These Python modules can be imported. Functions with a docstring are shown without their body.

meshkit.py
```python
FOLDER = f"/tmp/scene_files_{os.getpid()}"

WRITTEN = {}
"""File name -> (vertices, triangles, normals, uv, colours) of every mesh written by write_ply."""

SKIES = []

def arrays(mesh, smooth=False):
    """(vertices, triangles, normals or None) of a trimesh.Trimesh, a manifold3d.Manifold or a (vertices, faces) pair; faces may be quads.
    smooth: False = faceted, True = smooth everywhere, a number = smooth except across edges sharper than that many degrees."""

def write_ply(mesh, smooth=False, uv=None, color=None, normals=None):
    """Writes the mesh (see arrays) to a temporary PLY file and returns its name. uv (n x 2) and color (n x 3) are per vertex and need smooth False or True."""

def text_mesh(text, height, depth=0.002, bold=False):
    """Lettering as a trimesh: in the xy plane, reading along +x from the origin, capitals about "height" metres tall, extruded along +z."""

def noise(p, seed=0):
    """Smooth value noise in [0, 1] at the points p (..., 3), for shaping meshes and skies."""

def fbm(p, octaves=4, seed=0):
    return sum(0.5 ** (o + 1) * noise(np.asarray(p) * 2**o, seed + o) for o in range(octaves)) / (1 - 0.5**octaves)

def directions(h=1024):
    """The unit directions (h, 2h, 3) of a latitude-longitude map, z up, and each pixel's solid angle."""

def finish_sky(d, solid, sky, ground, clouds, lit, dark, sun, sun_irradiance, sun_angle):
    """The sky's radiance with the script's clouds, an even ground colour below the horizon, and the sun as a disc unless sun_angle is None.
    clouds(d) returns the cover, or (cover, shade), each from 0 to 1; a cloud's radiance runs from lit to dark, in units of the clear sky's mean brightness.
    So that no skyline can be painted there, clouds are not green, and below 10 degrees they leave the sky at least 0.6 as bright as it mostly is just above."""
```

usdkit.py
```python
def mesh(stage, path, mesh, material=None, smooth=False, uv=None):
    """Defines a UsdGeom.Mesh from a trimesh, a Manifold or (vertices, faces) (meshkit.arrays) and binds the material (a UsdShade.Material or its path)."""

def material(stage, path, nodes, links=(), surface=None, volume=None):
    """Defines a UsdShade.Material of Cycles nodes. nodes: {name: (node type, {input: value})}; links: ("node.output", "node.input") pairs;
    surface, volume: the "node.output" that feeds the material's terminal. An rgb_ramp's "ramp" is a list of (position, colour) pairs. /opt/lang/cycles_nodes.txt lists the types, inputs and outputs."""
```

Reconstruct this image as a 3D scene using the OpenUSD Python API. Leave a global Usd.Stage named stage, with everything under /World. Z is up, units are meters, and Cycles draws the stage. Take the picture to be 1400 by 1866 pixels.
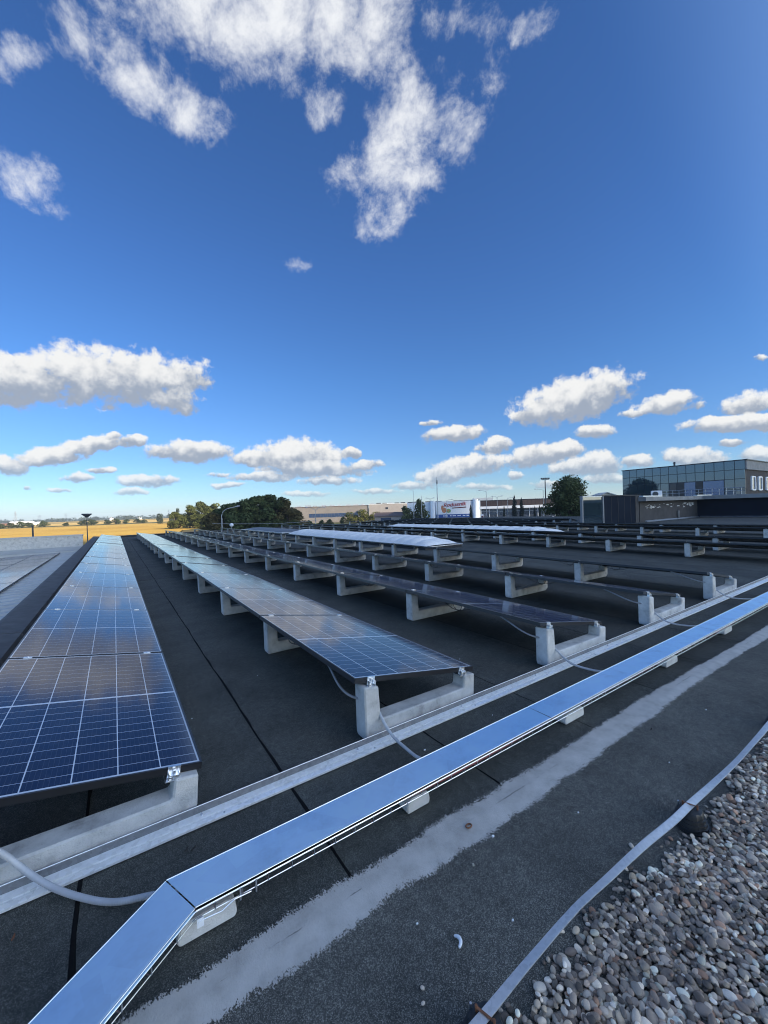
import math, random
import numpy as np
import trimesh, manifold3d
from shapely.geometry import Polygon, LineString, box as sbox
import usdkit, meshkit
from scipy.spatial.transform import Rotation as Rot
from pxr import Usd, UsdGeom, UsdLux, UsdShade, Gf, Sdf, Vt

stage = Usd.Stage.CreateInMemory()
UsdGeom.SetStageUpAxis(stage, 'Z')
UsdGeom.SetStageMetersPerUnit(stage, 1.0)
UsdGeom.Xform.Define(stage, '/World')
UsdGeom.Scope.Define(stage, '/World/Looks')

# ---------------------------------------------------------------- camera
# world: x runs across the panel rows, y along them (away from the camera), z up, roof surface at z = 0
YAW, PITCH, ROLL, EYE = 0.5928, -0.0069, -0.0316, 1.571
_c, _s = math.cos(YAW), math.sin(YAW)
_r0, _f0, _u0 = np.array([_c, -_s, 0]), np.array([_s, _c, 0]), np.array([0, 0, 1.0])
_f = _f0 * math.cos(PITCH) + _u0 * math.sin(PITCH)
_u1 = -_f0 * math.sin(PITCH) + _u0 * math.cos(PITCH)
_r = _r0 * math.cos(ROLL) + _u1 * math.sin(ROLL)
_u = _u1 * math.cos(ROLL) - _r0 * math.sin(ROLL)
cam = UsdGeom.Camera.Define(stage, '/World/camera')
cam.CreateHorizontalApertureAttr(36.0)
cam.CreateVerticalApertureAttr(48.0)
cam.CreateFocalLengthAttr(36.0 * 730.96 / 1400)
cam.CreateClippingRangeAttr(Gf.Vec2f(0.05, 60000))
cam.CreateExposureAttr(1.6)
cam.AddTransformOp().Set(Gf.Matrix4d(*_r, 0, *_u, 0, *(-_f), 0, 0, 0, EYE, 1))

# ---------------------------------------------------------------- sun and sky
SUN_AZ, SUN_EL = math.radians(154), math.radians(27)
SUN = np.array([math.sin(SUN_AZ) * math.cos(SUN_EL), math.cos(SUN_AZ) * math.cos(SUN_EL), math.sin(SUN_EL)])
sun = UsdLux.DistantLight.Define(stage, '/World/sun')
sun.CreateNormalizeAttr(True)
sun.CreateIntensityAttr(0.8)
sun.CreateAngleAttr(0.5)
sun.CreateColorAttr(Gf.Vec3f(1.0, 0.88, 0.70))
_z = SUN
_x = np.cross([0, 0, 1.0], _z); _x /= np.linalg.norm(_x)
_y = np.cross(_z, _x)
sun.AddTransformOp().Set(Gf.Matrix4d(*_x, 0, *_y, 0, *_z, 0, 0, 0, 0, 1))

# clouds by azimuth and elevation in degrees: (azimuth, elevation, half width, half height, tilt, thickness, kind); A = torn fleecy, B = cumulus
CLOUDS = [
    (23.9, 51.2, 10.4, 4.42, 9.0, 1.45, 'A'), (25.2, 47.8, 5.6, 2.74, 8.0, 0.85, 'A'), (16.6, 50.5, 12.0, 3.49, 14.0, 1.0, 'A'), (15.1, 48.4, 5.7, 2.49, 17.0, 0.95, 'A'),
    (31.4, 49.7, 5.5, 3.55, 3.0, 1.0, 'A'), (4.0, 43.7, 5.6, 3.42, -10.0, 0.92, 'A'), (9.7, 41.5, 3.9, 2.23, 25.0, 0.8, 'A'), (-6.5, 40.9, 3.1, 1.52, 40.0, 0.42, 'A'),
    (27.3, 45.0, 3.3, 2.18, 1.0, 0.75, 'A'), (32.1, 48.0, 3.9, 2.07, 1.0, 0.55, 'A'), (46.1, 49.4, 4.9, 2.05, -2.0, 0.62, 'A'), (57.0, 47.5, 3.1, 1.65, -14.0, 0.62, 'A'),
    (38.3, 42.0, 8.2, 4.04, 24.0, 1.02, 'A'), (35.3, 36.2, 4.9, 2.57, 11.0, 0.9, 'A'), (-7.1, 32.6, 4.3, 2.17, 16.0, 0.78, 'A'), (-3.5, 31.2, 2.2, 1.22, -11.0, 0.55, 'A'),
    (23.1, 31.3, 1.9, 1.22, 8.0, 0.42, 'A'), (1.4, 45.9, 3.9, 1.68, 30.0, 0.5, 'A'), (-7.7, 14.8, 6.5, 2.98, 14.0, 1.0, 'B'), (-2.5, 16.2, 5.5, 3.27, 16.0, 1.0, 'B'),
    (2.6, 16.4, 6.4, 3.5, 12.0, 1.0, 'B'), (7.2, 16.9, 4.1, 2.76, 14.0, 0.95, 'B'), (6.9, 14.2, 3.3, 1.75, 8.0, 0.9, 'B'), (-5.5, 6.9, 3.2, 1.08, 11.0, 1.1, 'B'),
    (-2.0, 8.4, 3.5, 1.04, 17.0, 1.1, 'B'), (2.2, 9.2, 1.5, 0.89, 6.0, 1.1, 'B'), (-9.2, 5.7, 2.1, 1.17, 5.0, 0.95, 'B'), (0.1, 9.6, 1.1, 0.51, 6.0, 0.95, 'B'),
    (8.6, 8.2, 5.1, 1.35, 2.0, 1.15, 'B'), (22.2, 7.7, 6.1, 2.51, 0.0, 1.15, 'B'), (17.5, 7.5, 4.4, 1.19, 1.0, 1.05, 'B'), (24.5, 5.9, 7.9, 1.23, -1.0, 1.05, 'B'),
    (29.5, 8.1, 1.7, 0.88, -1.0, 1.1, 'B'), (31.4, 6.3, 3.5, 0.8, 3.0, 0.95, 'B'), (17.4, 4.9, 4.4, 0.77, 0.0, 1.0, 'B'), (26.3, 4.3, 4.6, 0.8, -1.0, 0.95, 'B'),
    (3.6, 4.4, 3.8, 0.85, 1.0, 1.0, 'B'), (1.9, 3.1, 2.0, 0.53, 0.0, 0.9, 'B'), (-1.0, 5.6, 1.5, 0.51, 2.0, 0.95, 'B'), (-3.1, 4.6, 2.1, 0.57, 1.0, 0.9, 'B'),
    (-7.6, 3.4, 0.6, 0.4, 2.0, 0.85, 'B'), (-4.9, 3.3, 1.2, 0.35, 0.0, 0.85, 'B'), (13.1, 3.8, 2.7, 0.5, 0.0, 0.85, 'B'), (11.8, 5.2, 2.0, 0.5, 0.0, 0.75, 'B'),
    (59.3, 13.1, 7.2, 2.73, 9.0, 1.1, 'B'), (54.2, 11.9, 2.8, 1.13, 3.0, 0.95, 'B'), (63.3, 14.0, 2.3, 1.55, -4.0, 0.95, 'B'), (69.4, 11.1, 3.6, 1.37, 6.0, 0.95, 'B'),
    (66.4, 10.5, 2.2, 0.58, 0.0, 0.8, 'B'), (71.9, 10.5, 1.7, 0.66, 1.0, 0.8, 'B'), (76.5, 9.8, 2.4, 1.07, 1.0, 1.0, 'B'), (74.7, 8.0, 3.9, 0.87, -4.0, 1.15, 'B'),
    (77.3, 7.9, 1.8, 0.94, -13.0, 1.15, 'B'), (62.0, 8.8, 2.4, 0.85, -2.0, 1.1, 'B'), (44.0, 10.1, 4.3, 1.2, 2.0, 1.15, 'B'), (41.0, 11.8, 1.8, 0.51, -3.0, 0.85, 'B'),
    (49.5, 8.2, 2.3, 1.11, 6.0, 1.05, 'B'), (55.5, 6.6, 4.7, 1.41, 6.0, 1.15, 'B'), (58.8, 7.0, 2.1, 1.2, -7.0, 1.05, 'B'), (60.3, 4.8, 3.9, 1.2, 1.0, 1.1, 'B'),
    (62.5, 4.8, 2.2, 1.72, -10.0, 1.1, 'B'), (45.7, 5.6, 5.2, 1.57, 5.0, 1.15, 'B'), (41.9, 4.4, 3.4, 1.24, 3.0, 1.1, 'B'), (66.3, 4.8, 1.9, 0.9, -6.0, 1.05, 'B'),
    (71.8, 4.8, 2.8, 1.12, -7.0, 1.15, 'B'), (75.3, 6.0, 1.7, 0.47, -4.0, 1.05, 'B'), (77.6, 14.2, 0.7, 0.35, -20.0, 0.8, 'B'), (52.3, 4.0, 1.3, 0.68, -4.0, 1.0, 'B'),
    (56.4, 2.6, 2.7, 0.66, -3.0, 0.9, 'B'), (47.9, 2.6, 4.4, 0.61, -3.0, 0.85, 'B'), (38.8, 3.2, 4.7, 0.72, -2.0, 0.85, 'B'), (63.3, 2.9, 3.0, 0.7, -4.0, 1.0, 'B'),
    (32.5, 2.6, 4.7, 0.54, -2.0, 0.75, 'B'), (23.2, 2.5, 4.5, 0.53, -1.0, 0.75, 'B'), (77.4, 4.3, 1.7, 1.03, -10.0, 1.05, 'B'), (20.0, 62.0, 16.0, 9.0, 10.0, 1.1, 'A'),
    (60.0, 72.0, 14.0, 9.0, 0.0, 0.9, 'A'), (330.0, 70.0, 15.0, 9.0, 0.0, 0.95, 'A'), (150.0, 68.0, 15.0, 8.0, 0.0, 0.85, 'A'), (250.0, 58.0, 14.0, 7.0, 10.0, 0.85, 'A'),
    (300.0, 40.0, 12.0, 6.0, 10.0, 0.8, 'A'), (205.0, 44.0, 12.0, 6.0, 0.0, 0.8, 'A'),
]

_rg = random.Random(11)
for _ in range(34):     # the sky goes on round the rest of the horizon
    _az = _rg.uniform(92, 325)
    CLOUDS.append((_az, _rg.uniform(3, 16), _rg.uniform(2.5, 7), _rg.uniform(.6, 2.4), _rg.uniform(-5, 10), _rg.uniform(.8, 1.05), 'B'))


def sky_material():
    N, L = {}, []
    def node(name, kind, **inp):
        N[name] = (kind, inp)
        return name
    def link(a, b):
        L.append((a, b))
    node('tc', 'texture_coordinate')
    node('sky', 'sky_texture', sky_type='single_scattering', sun_disc=False, sun_elevation=SUN_EL, sun_rotation=SUN_AZ, altitude=80.0, air_density=1.0, aerosol_density=0.4, ozone_density=3.0)
    node('sep', 'separate_xyz'); link('tc.generated', 'sep.vector')
    node('el', 'math', math_type='arcsine'); link('sep.z', 'el.value1')
    # aerial colour of the clear sky by elevation
    node('eln', 'map_range', from_min=0.0, from_max=math.radians(50), clamp=True); link('el.value', 'eln.value')
    node('tone', 'rgb_ramp', ramp=[(0, (0.290, 0.350, 0.465)), (0.05, (0.245, 0.325, 0.435)), (0.14, (0.210, 0.300, 0.425)), (0.35, (0.195, 0.315, 0.460)), (0.6, (0.190, 0.310, 0.475)), (1, (0.185, 0.305, 0.465))]); link('eln.result', 'tone.fac')
    node('sd', 'vector_math', math_type='dot_product', vector2=tuple(SUN)); link('tc.generated', 'sd.vector1')
    node('sdr', 'map_range', range_type='smoothstep', from_min=0.30, from_max=0.80, clamp=True); link('sd.value', 'sdr.value')
    node('tn', 'mix', color2=(.95, .95, .95)); link('sdr.result', 'tn.fac'); link('tone.color', 'tn.color1')
    node('sk', 'mix', mix_type='multiply', fac=1.0); link('sky.color', 'sk.color1'); link('tn.color', 'sk.color2')
    # domain warps
    for k, sc, amp, det in (('A', 7.0, (.11, .11, .09), 7.0), ('B', 20.0, (.045, .045, .022), 5.0)):
        node('w' + k, 'noise_texture', scale=sc, detail=det, roughness=0.62); link('tc.generated', f'w{k}.vector')
        node('wo' + k, 'vector_math', math_type='subtract', vector2=(.5, .5, .5)); link(f'w{k}.color', f'wo{k}.vector1')
        node('wm' + k, 'vector_math', math_type='multiply_add', vector2=amp); link(f'wo{k}.vector', f'wm{k}.vector1'); link('tc.generated', f'wm{k}.vector3')
    acc = {'A': None, 'B': None}
    sw = sy = None
    for i, (a, e, w, h, t, wt, k) in enumerate(CLOUDS):
        a, e, t = math.radians(a), math.radians(e), math.radians(t)
        c = np.array([math.sin(a) * math.cos(e), math.cos(a) * math.cos(e), math.sin(e)])
        ea = np.array([math.cos(a), -math.sin(a), 0]); ee = np.cross(ea, c); ee *= np.sign(ee[2])
        ax, ay = math.cos(t) * ea + math.sin(t) * ee, -math.sin(t) * ea + math.cos(t) * ee
        az_ = np.cross(ax, ay)
        eu = Rot.from_matrix(np.stack([ax, ay, az_], 1)).as_euler('xyz')
        node(f'm{i}', 'mapping', mapping_type='texture', rotation=tuple(eu), scale=(math.radians(w), math.radians(h), 1e4)); link(f'wm{k}.vector', f'm{i}.vector')
        node(f'd{i}', 'vector_math', math_type='dot_product'); link(f'm{i}.vector', f'd{i}.vector1'); link(f'm{i}.vector', f'd{i}.vector2')
        node(f'k{i}', 'math', math_type='multiply_add', value2=-0.8, value3=wt); link(f'd{i}.value', f'k{i}.value1')
        if acc[k] is None:
            acc[k] = f'k{i}.value'
        else:
            node(f'x{i}', 'math', math_type='maximum'); link(acc[k], f'x{i}.value1'); link(f'k{i}.value', f'x{i}.value2'); acc[k] = f'x{i}.value'
        if k == 'B':
            node(f'p{i}', 'math', math_type='maximum', value2=0.0); link(f'k{i}.value', f'p{i}.value1')
            node(f's{i}', 'separate_xyz'); link(f'm{i}.vector', f's{i}.vector')
            if sw is None:
                node(f'q{i}', 'math', math_type='multiply'); link(f'p{i}.value', f'q{i}.value1'); link(f's{i}.y', f'q{i}.value2')
                sw, sy = f'p{i}.value', f'q{i}.value'
            else:
                node(f'u{i}', 'math', math_type='add'); link(sw, f'u{i}.value1'); link(f'p{i}.value', f'u{i}.value2'); sw = f'u{i}.value'
                node(f'q{i}', 'math', math_type='multiply_add'); link(f'p{i}.value', f'q{i}.value1'); link(f's{i}.y', f'q{i}.value2'); link(sy, f'q{i}.value3'); sy = f'q{i}.value'
    # high, torn cloud
    node('st', 'mapping', mapping_type='point', rotation=(0.3, 0.2, 0.5), scale=(1.0, .85, 1.0)); link('tc.generated', 'st.vector')
    node('nA', 'noise_texture', scale=12.0, detail=13.0, roughness=0.66, distortion=0.15); link('st.vector', 'nA.vector')
    node('nA2', 'math', math_type='multiply_add', value2=4.8, value3=-2.45); link('nA.fac', 'nA2.value1')
    node('dA', 'math', math_type='add'); link(acc['A'], 'dA.value1'); link('nA2.value', 'dA.value2')
    node('fA', 'map_range', range_type='smoothstep', from_min=0.0, from_max=1.75, to_min=0.0, to_max=0.97, clamp=True); link('dA.value', 'fA.value')
    # cumulus
    node('nB', 'noise_texture', scale=34.0, detail=9.0, roughness=0.60); link('tc.generated', 'nB.vector')
    node('nB2', 'math', math_type='multiply_add', value2=2.2, value3=-1.2); link('nB.fac', 'nB2.value1')
    node('dB', 'math', math_type='add'); link(acc['B'], 'dB.value1'); link('nB2.value', 'dB.value2')
    node('fB', 'map_range', range_type='smoothstep', from_min=0.0, from_max=0.55, to_min=0.0, to_max=0.97, clamp=True); link('dB.value', 'fB.value')
    node('hz', 'map_range', range_type='smoothstep', from_min=0.0, from_max=math.radians(7), to_min=0.55, to_max=1.0, clamp=True); link('el.value', 'hz.value')
    node('fB2', 'math', math_type='multiply'); link('fB.result', 'fB2.value1'); link('hz.result', 'fB2.value2')
    node('swm', 'math', math_type='maximum', value2=0.02); link(sw, 'swm.value1')
    node('ly', 'math', math_type='divide'); link(sy, 'ly.value1'); link('swm.value', 'ly.value2')
    node('nS', 'math', math_type='multiply_add', value2=2.4, value3=-1.2); link('nB.fac', 'nS.value1')
    node('sh', 'math', math_type='add'); link('ly.value', 'sh.value1'); link('nS.value', 'sh.value2')
    node('shr', 'map_range', range_type='smoothstep', from_min=-0.55, from_max=0.55, to_min=0.0, to_max=1.0, clamp=True); link('sh.value', 'shr.value')
    node('cB', 'mix', color1=(1.0, 1.15, 1.4), color2=(2.55, 2.55, 2.5)); link('shr.result', 'cB.fac')
    # colour of the high cloud: brighter where it is thin and torn, a little greyer in the thick middle
    node('thA', 'map_range', range_type='smoothstep', from_min=0.55, from_max=1.7, to_min=0.0, to_max=1.0, clamp=True); link('dA.value', 'thA.value')
    node('cA', 'mix', color1=(2.75, 2.8, 2.85), color2=(2.5, 2.56, 2.64)); link('thA.result', 'cA.fac')
    node('mA', 'mix'); link('fA.result', 'mA.fac'); link('sk.color', 'mA.color1'); link('cA.color', 'mA.color2')
    node('mB', 'mix'); link('fB2.value', 'mB.fac'); link('mA.color', 'mB.color1'); link('cB.color', 'mB.color2')
    # clouds towards the sun glow brighter
    node('cg', 'map_range', range_type='smoothstep', from_min=0.25, from_max=0.85, to_min=1.0, to_max=2.1, clamp=True); link('sd.value', 'cg.value')
    node('cov', 'math', math_type='maximum'); link('fA.result', 'cov.value1'); link('fB2.value', 'cov.value2')
    node('cgm', 'mix_float', a=1.0); link('cov.value', 'cgm.fac'); link('cg.result', 'cgm.b')
    node('hv', 'hsv'); link('mB.color', 'hv.color'); link('cgm.result', 'hv.value')
    node('bg', 'background_shader', strength=0.12); link('hv.color', 'bg.color')
    return usdkit.material(stage, '/World/Looks/sky', N, L, surface='bg.background')


sky = UsdLux.DomeLight.Define(stage, '/World/sky')
UsdShade.MaterialBindingAPI.Apply(sky.GetPrim()).Bind(sky_material())


# ---------------------------------------------------------------- helpers
class MB:
    """Collects pieces into one mesh."""
    def __init__(self):
        self.v, self.f, self.n, self.uv = [], [], 0, []
    def add(self, v, f, uv=None):
        v, f = np.asarray(v, float), np.asarray(f, int)
        if f.shape[1] == 4:
            f = np.vstack([f[:, [0, 1, 2]], f[:, [0, 2, 3]]])
        self.v.append(v); self.f.append(f + self.n); self.n += len(v)
        self.uv.append(np.zeros((len(v), 2)) if uv is None else np.asarray(uv, float))
        return self
    def tm(self, m, off=(0, 0, 0)):
        return self.add(np.asarray(m.vertices) + off, m.faces)
    def box(self, x0, x1, y0, y1, z0, z1):
        v = [(x, y, z) for z in (z0, z1) for y in (y0, y1) for x in (x0, x1)]
        return self.add(v, [(0, 2, 3, 1), (4, 5, 7, 6), (0, 1, 5, 4), (2, 6, 7, 3), (0, 4, 6, 2), (1, 3, 7, 5)])
    def quad(self, a, b, c, d, uv=None):
        return self.add([a, b, c, d], [(0, 1, 2, 3)], uv)
    def prism(self, pts, y0, y1):
        """polygon in xz (counter-clockwise seen from -y) pushed along y"""
        m = trimesh.creation.extrude_polygon(Polygon(pts), y1 - y0, engine='earcut')
        v = np.array(m.vertices); v = np.stack([v[:, 0], y1 - v[:, 2], v[:, 1]], 1)
        return self.add(v, np.array(m.faces))
    def prism_x(self, pts, x0, x1):
        """polygon in yz pushed along x"""
        m = trimesh.creation.extrude_polygon(Polygon(pts), x1 - x0, engine='earcut')
        v = np.array(m.vertices); v = np.stack([x0 + v[:, 2], v[:, 0], v[:, 1]], 1)
        return self.add(v, np.array(m.faces))
    def tube(self, pts, r, sides=8, cap=True):
        p = np.asarray(pts, float); r = np.broadcast_to(r, (len(p),))
        t = np.gradient(p, axis=0); t /= np.linalg.norm(t, axis=1, keepdims=True) + 1e-12
        up = np.where(np.abs(t[:, 2:]) < .9, [0, 0, 1.0], [1.0, 0, 0])
        a = np.cross(t, up); a /= np.linalg.norm(a, axis=1, keepdims=True); b = np.cross(t, a)
        an = np.arange(sides) * 2 * np.pi / sides
        v = p[:, None] + r[:, None, None] * (np.cos(an)[None, :, None] * a[:, None] + np.sin(an)[None, :, None] * b[:, None])
        i, j = np.meshgrid(np.arange(len(p) - 1), np.arange(sides), indexing='ij')
        q = np.stack([i * sides + j, i * sides + (j + 1) % sides, (i + 1) * sides + (j + 1) % sides, (i + 1) * sides + j], -1).reshape(-1, 4)
        v = v.reshape(-1, 3)
        f = np.vstack([q[:, [0, 1, 2]], q[:, [0, 2, 3]]])
        if cap:
            n = len(v); v = np.vstack([v, p[:1], p[-1:]])
            k = np.arange(sides); k2 = (k + 1) % sides
            e = (len(p) - 1) * sides
            f = np.vstack([f, np.stack([np.full(sides, n), k2, k], 1), np.stack([np.full(sides, n + 1), e + k, e + k2], 1)])
        return self.add(v, f)
    def cyl(self, x, y, z0, z1, r0, r1=None, sides=10):
        return self.tube([(x, y, z0), (x, y, z1)], [r0, r0 if r1 is None else r1], sides)
    def out(self):
        return np.vstack(self.v), np.vstack(self.f)
    def uvs(self):
        return np.vstack(self.uv)


_names = {}
def numbered(path):
    n = _names.get(path, 0); _names[path] = n + 1
    return path if n == 0 else f'{path}_{n:03d}'
def P(o):
    return '/World' if o is None else str(o.GetPath())
def tag(o, label=None, cat=None, group=None, kind=None):
    o = o.GetPrim() if hasattr(o, 'GetPrim') else o
    for k, v in (('label', label), ('category', cat), ('group', group), ('kind', kind)):
        if v:
            o.SetCustomDataByKey(k, v)
    return o
def thing(name, label=None, cat=None, loc=(0, 0, 0), rot=(0, 0, 0), group=None, kind=None):
    x = UsdGeom.Xform.Define(stage, numbered('/World/' + name))
    x.AddTranslateOp().Set(Gf.Vec3d(*map(float, loc)))
    if any(rot):
        x.AddRotateXYZOp().Set(Gf.Vec3f(*map(float, rot)))
    return tag(x, label, cat, group, kind)
def obj(name, mesh, mat, parent=None, smooth=False, uv=None):
    if isinstance(mesh, MB):
        if uv is True:
            uv = mesh.uvs()
        mesh = mesh.out()
    return usdkit.mesh(stage, numbered(P(parent) + '/' + name), mesh, '/World/Looks/' + mat, smooth, uv).GetPrim()
def copy_of(src, name, loc, rot=(0, 0, 0), label=None, cat=None, group=None, scale=None):
    x = UsdGeom.Xform.Define(stage, numbered('/World/' + name))
    x.AddTranslateOp().Set(Gf.Vec3d(*map(float, loc)))
    if any(rot):
        x.AddRotateXYZOp().Set(Gf.Vec3f(*map(float, rot)))
    if scale:
        x.AddScaleOp().Set(Gf.Vec3f(*(scale if hasattr(scale, '__len__') else (scale,) * 3)))
    p = x.GetPrim()
    p.GetReferences().AddInternalReference(src.GetPath())
    p.SetInstanceable(True)
    return tag(p, label, cat, group)
def source(name):
    """A class prim that copies refer to."""
    return stage.CreateClassPrim('/World/kept/' + name) if stage.GetPrimAtPath('/World/kept') else (stage.CreateClassPrim('/World/kept') and stage.CreateClassPrim('/World/kept/' + name))
def rbox(sx, sy, sz, r=.008, seg=1):
    """A box with chamfered edges, centred in x and y, standing on z = 0."""
    a = [np.array([x, y, z]) for x in (-1, 1) for y in (-1, 1) for z in (-1, 1)]
    pts = []
    h = np.array([sx, sy, sz]) / 2
    for s in a:
        for k in range(3):
            q = s * (h - r); q[k] = s[k] * h[k]; pts.append(q)
    m = trimesh.convex.convex_hull(np.array(pts)); m.apply_translation((0, 0, sz / 2))
    return m
ORD = ['first', 'second', 'third', 'fourth', 'fifth', 'sixth', 'seventh', 'eighth', 'ninth', 'tenth', 'eleventh', 'twelfth', 'thirteenth', 'fourteenth', 'fifteenth', 'sixteenth', 'seventeenth', 'eighteenth']


# ---------------------------------------------------------------- materials
def simple(name, col, rough=.6, metal=0.0, var=.25, scale=8.0, bump=0.0, bscale=60.0, spec=.5, rnd=0.0, tint2=None, det=4.0, extra=None):
    """Principled with a blotchy colour, optional grain relief and a tone that varies from object to object."""
    c = np.array(col)
    c2 = np.array(tint2) if tint2 is not None else c
    N = {'g': ('geometry', {}), 'n': ('noise_texture', {'scale': scale, 'detail': det, 'roughness': .6}),
         'r': ('rgb_ramp', {'ramp': [(.25, tuple(c * (1 - var))), (.75, tuple(np.minimum(c2 * (1 + var), .95)))]}),
         'p': ('principled_bsdf', {'roughness': rough, 'metallic': metal, 'specular_ior_level': spec})}
    L = [('g.position', 'n.vector'), ('n.fac', 'r.fac')]
    last = 'r.color'
    if rnd:
        N['o'] = ('object_info', {}); N['om'] = ('map_range', {'to_min': 1 - rnd, 'to_max': 1 + rnd})
        N['h'] = ('hsv', {})
        L += [('o.random', 'om.value'), ('om.result', 'h.value'), (last, 'h.color')]; last = 'h.color'
    L.append((last, 'p.base_color'))
    if bump:
        N['bn'] = ('noise_texture', {'scale': bscale, 'detail': 3.0, 'roughness': .65}); N['b'] = ('bump', {'strength': 1.0, 'distance': bump})
        L += [('g.position', 'bn.vector'), ('bn.fac', 'b.height'), ('b.normal', 'p.normal')]
    return usdkit.material(stage, '/World/Looks/' + name, N, L, surface='p.BSDF')


def bitumen(name, lo, hi, sheet=.2):
    """Slate-granule roofing felt: fine light and dark grains over a blotchy weathered tone."""
    N = {'g': ('geometry', {}), 'o': ('object_info', {}),
         'v': ('voronoi_texture', {'scale': 430.0, 'randomness': 1.0}), 'vs': ('separate_color', {}),
         'gr': ('rgb_ramp', {'ramp': [(0, lo), (.55, tuple(np.array(lo) * 1.25)), (.82, hi), (1, tuple(np.array(hi) * 1.6))]}),
         'n': ('noise_texture', {'scale': 1.7, 'detail': 7.0, 'roughness': .62}), 'nm': ('map_range', {'from_min': .25, 'from_max': .75, 'to_min': .62, 'to_max': 1.38}),
         'n3': ('noise_texture', {'scale': 24.0, 'detail': 4.0, 'roughness': .7}), 'n3m': ('map_range', {'from_min': .25, 'from_max': .75, 'to_min': .7, 'to_max': 1.3}),
         'mm': ('math', {'math_type': 'multiply'}), 'om': ('map_range', {'to_min': 1 - sheet, 'to_max': 1 + sheet}), 'm2': ('math', {'math_type': 'multiply'}),
         'h': ('hsv', {}), 'b': ('bump', {'strength': 1.0, 'distance': .0022}), 'p': ('principled_bsdf', {'roughness': .82, 'specular_ior_level': .35})}
    L = [('g.position', 'v.vector'), ('v.color', 'vs.color'), ('vs.r', 'gr.fac'), ('g.position', 'n.vector'), ('n.fac', 'nm.value'), ('g.position', 'n3.vector'), ('n3.fac', 'n3m.value'),
         ('nm.result', 'mm.value1'), ('n3m.result', 'mm.value2'), ('o.random', 'om.value'), ('om.result', 'm2.value1'), ('mm.value', 'm2.value2'), ('m2.value', 'h.value'), ('gr.color', 'h.color'),
         ('h.color', 'p.base_color'), ('vs.g', 'b.height'), ('b.normal', 'p.normal')]
    return usdkit.material(stage, '/World/Looks/' + name, N, L, surface='p.BSDF')


bitumen('felt', (.038, .039, .033), (.108, .108, .090))
bitumen('felt_edge', (.048, .047, .040), (.155, .148, .122))
simple('bitumen_bleed', (.006, .006, .006), .85, spec=.12, var=.3, scale=30, bump=.002, bscale=80)
simple('felt_dark', (.018, .019, .021), .7, var=.35, scale=6, bump=.002, bscale=120)
simple('felt_top', (.085, .083, .080), .75, var=.35, scale=5, bump=.002, bscale=120)


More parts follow.
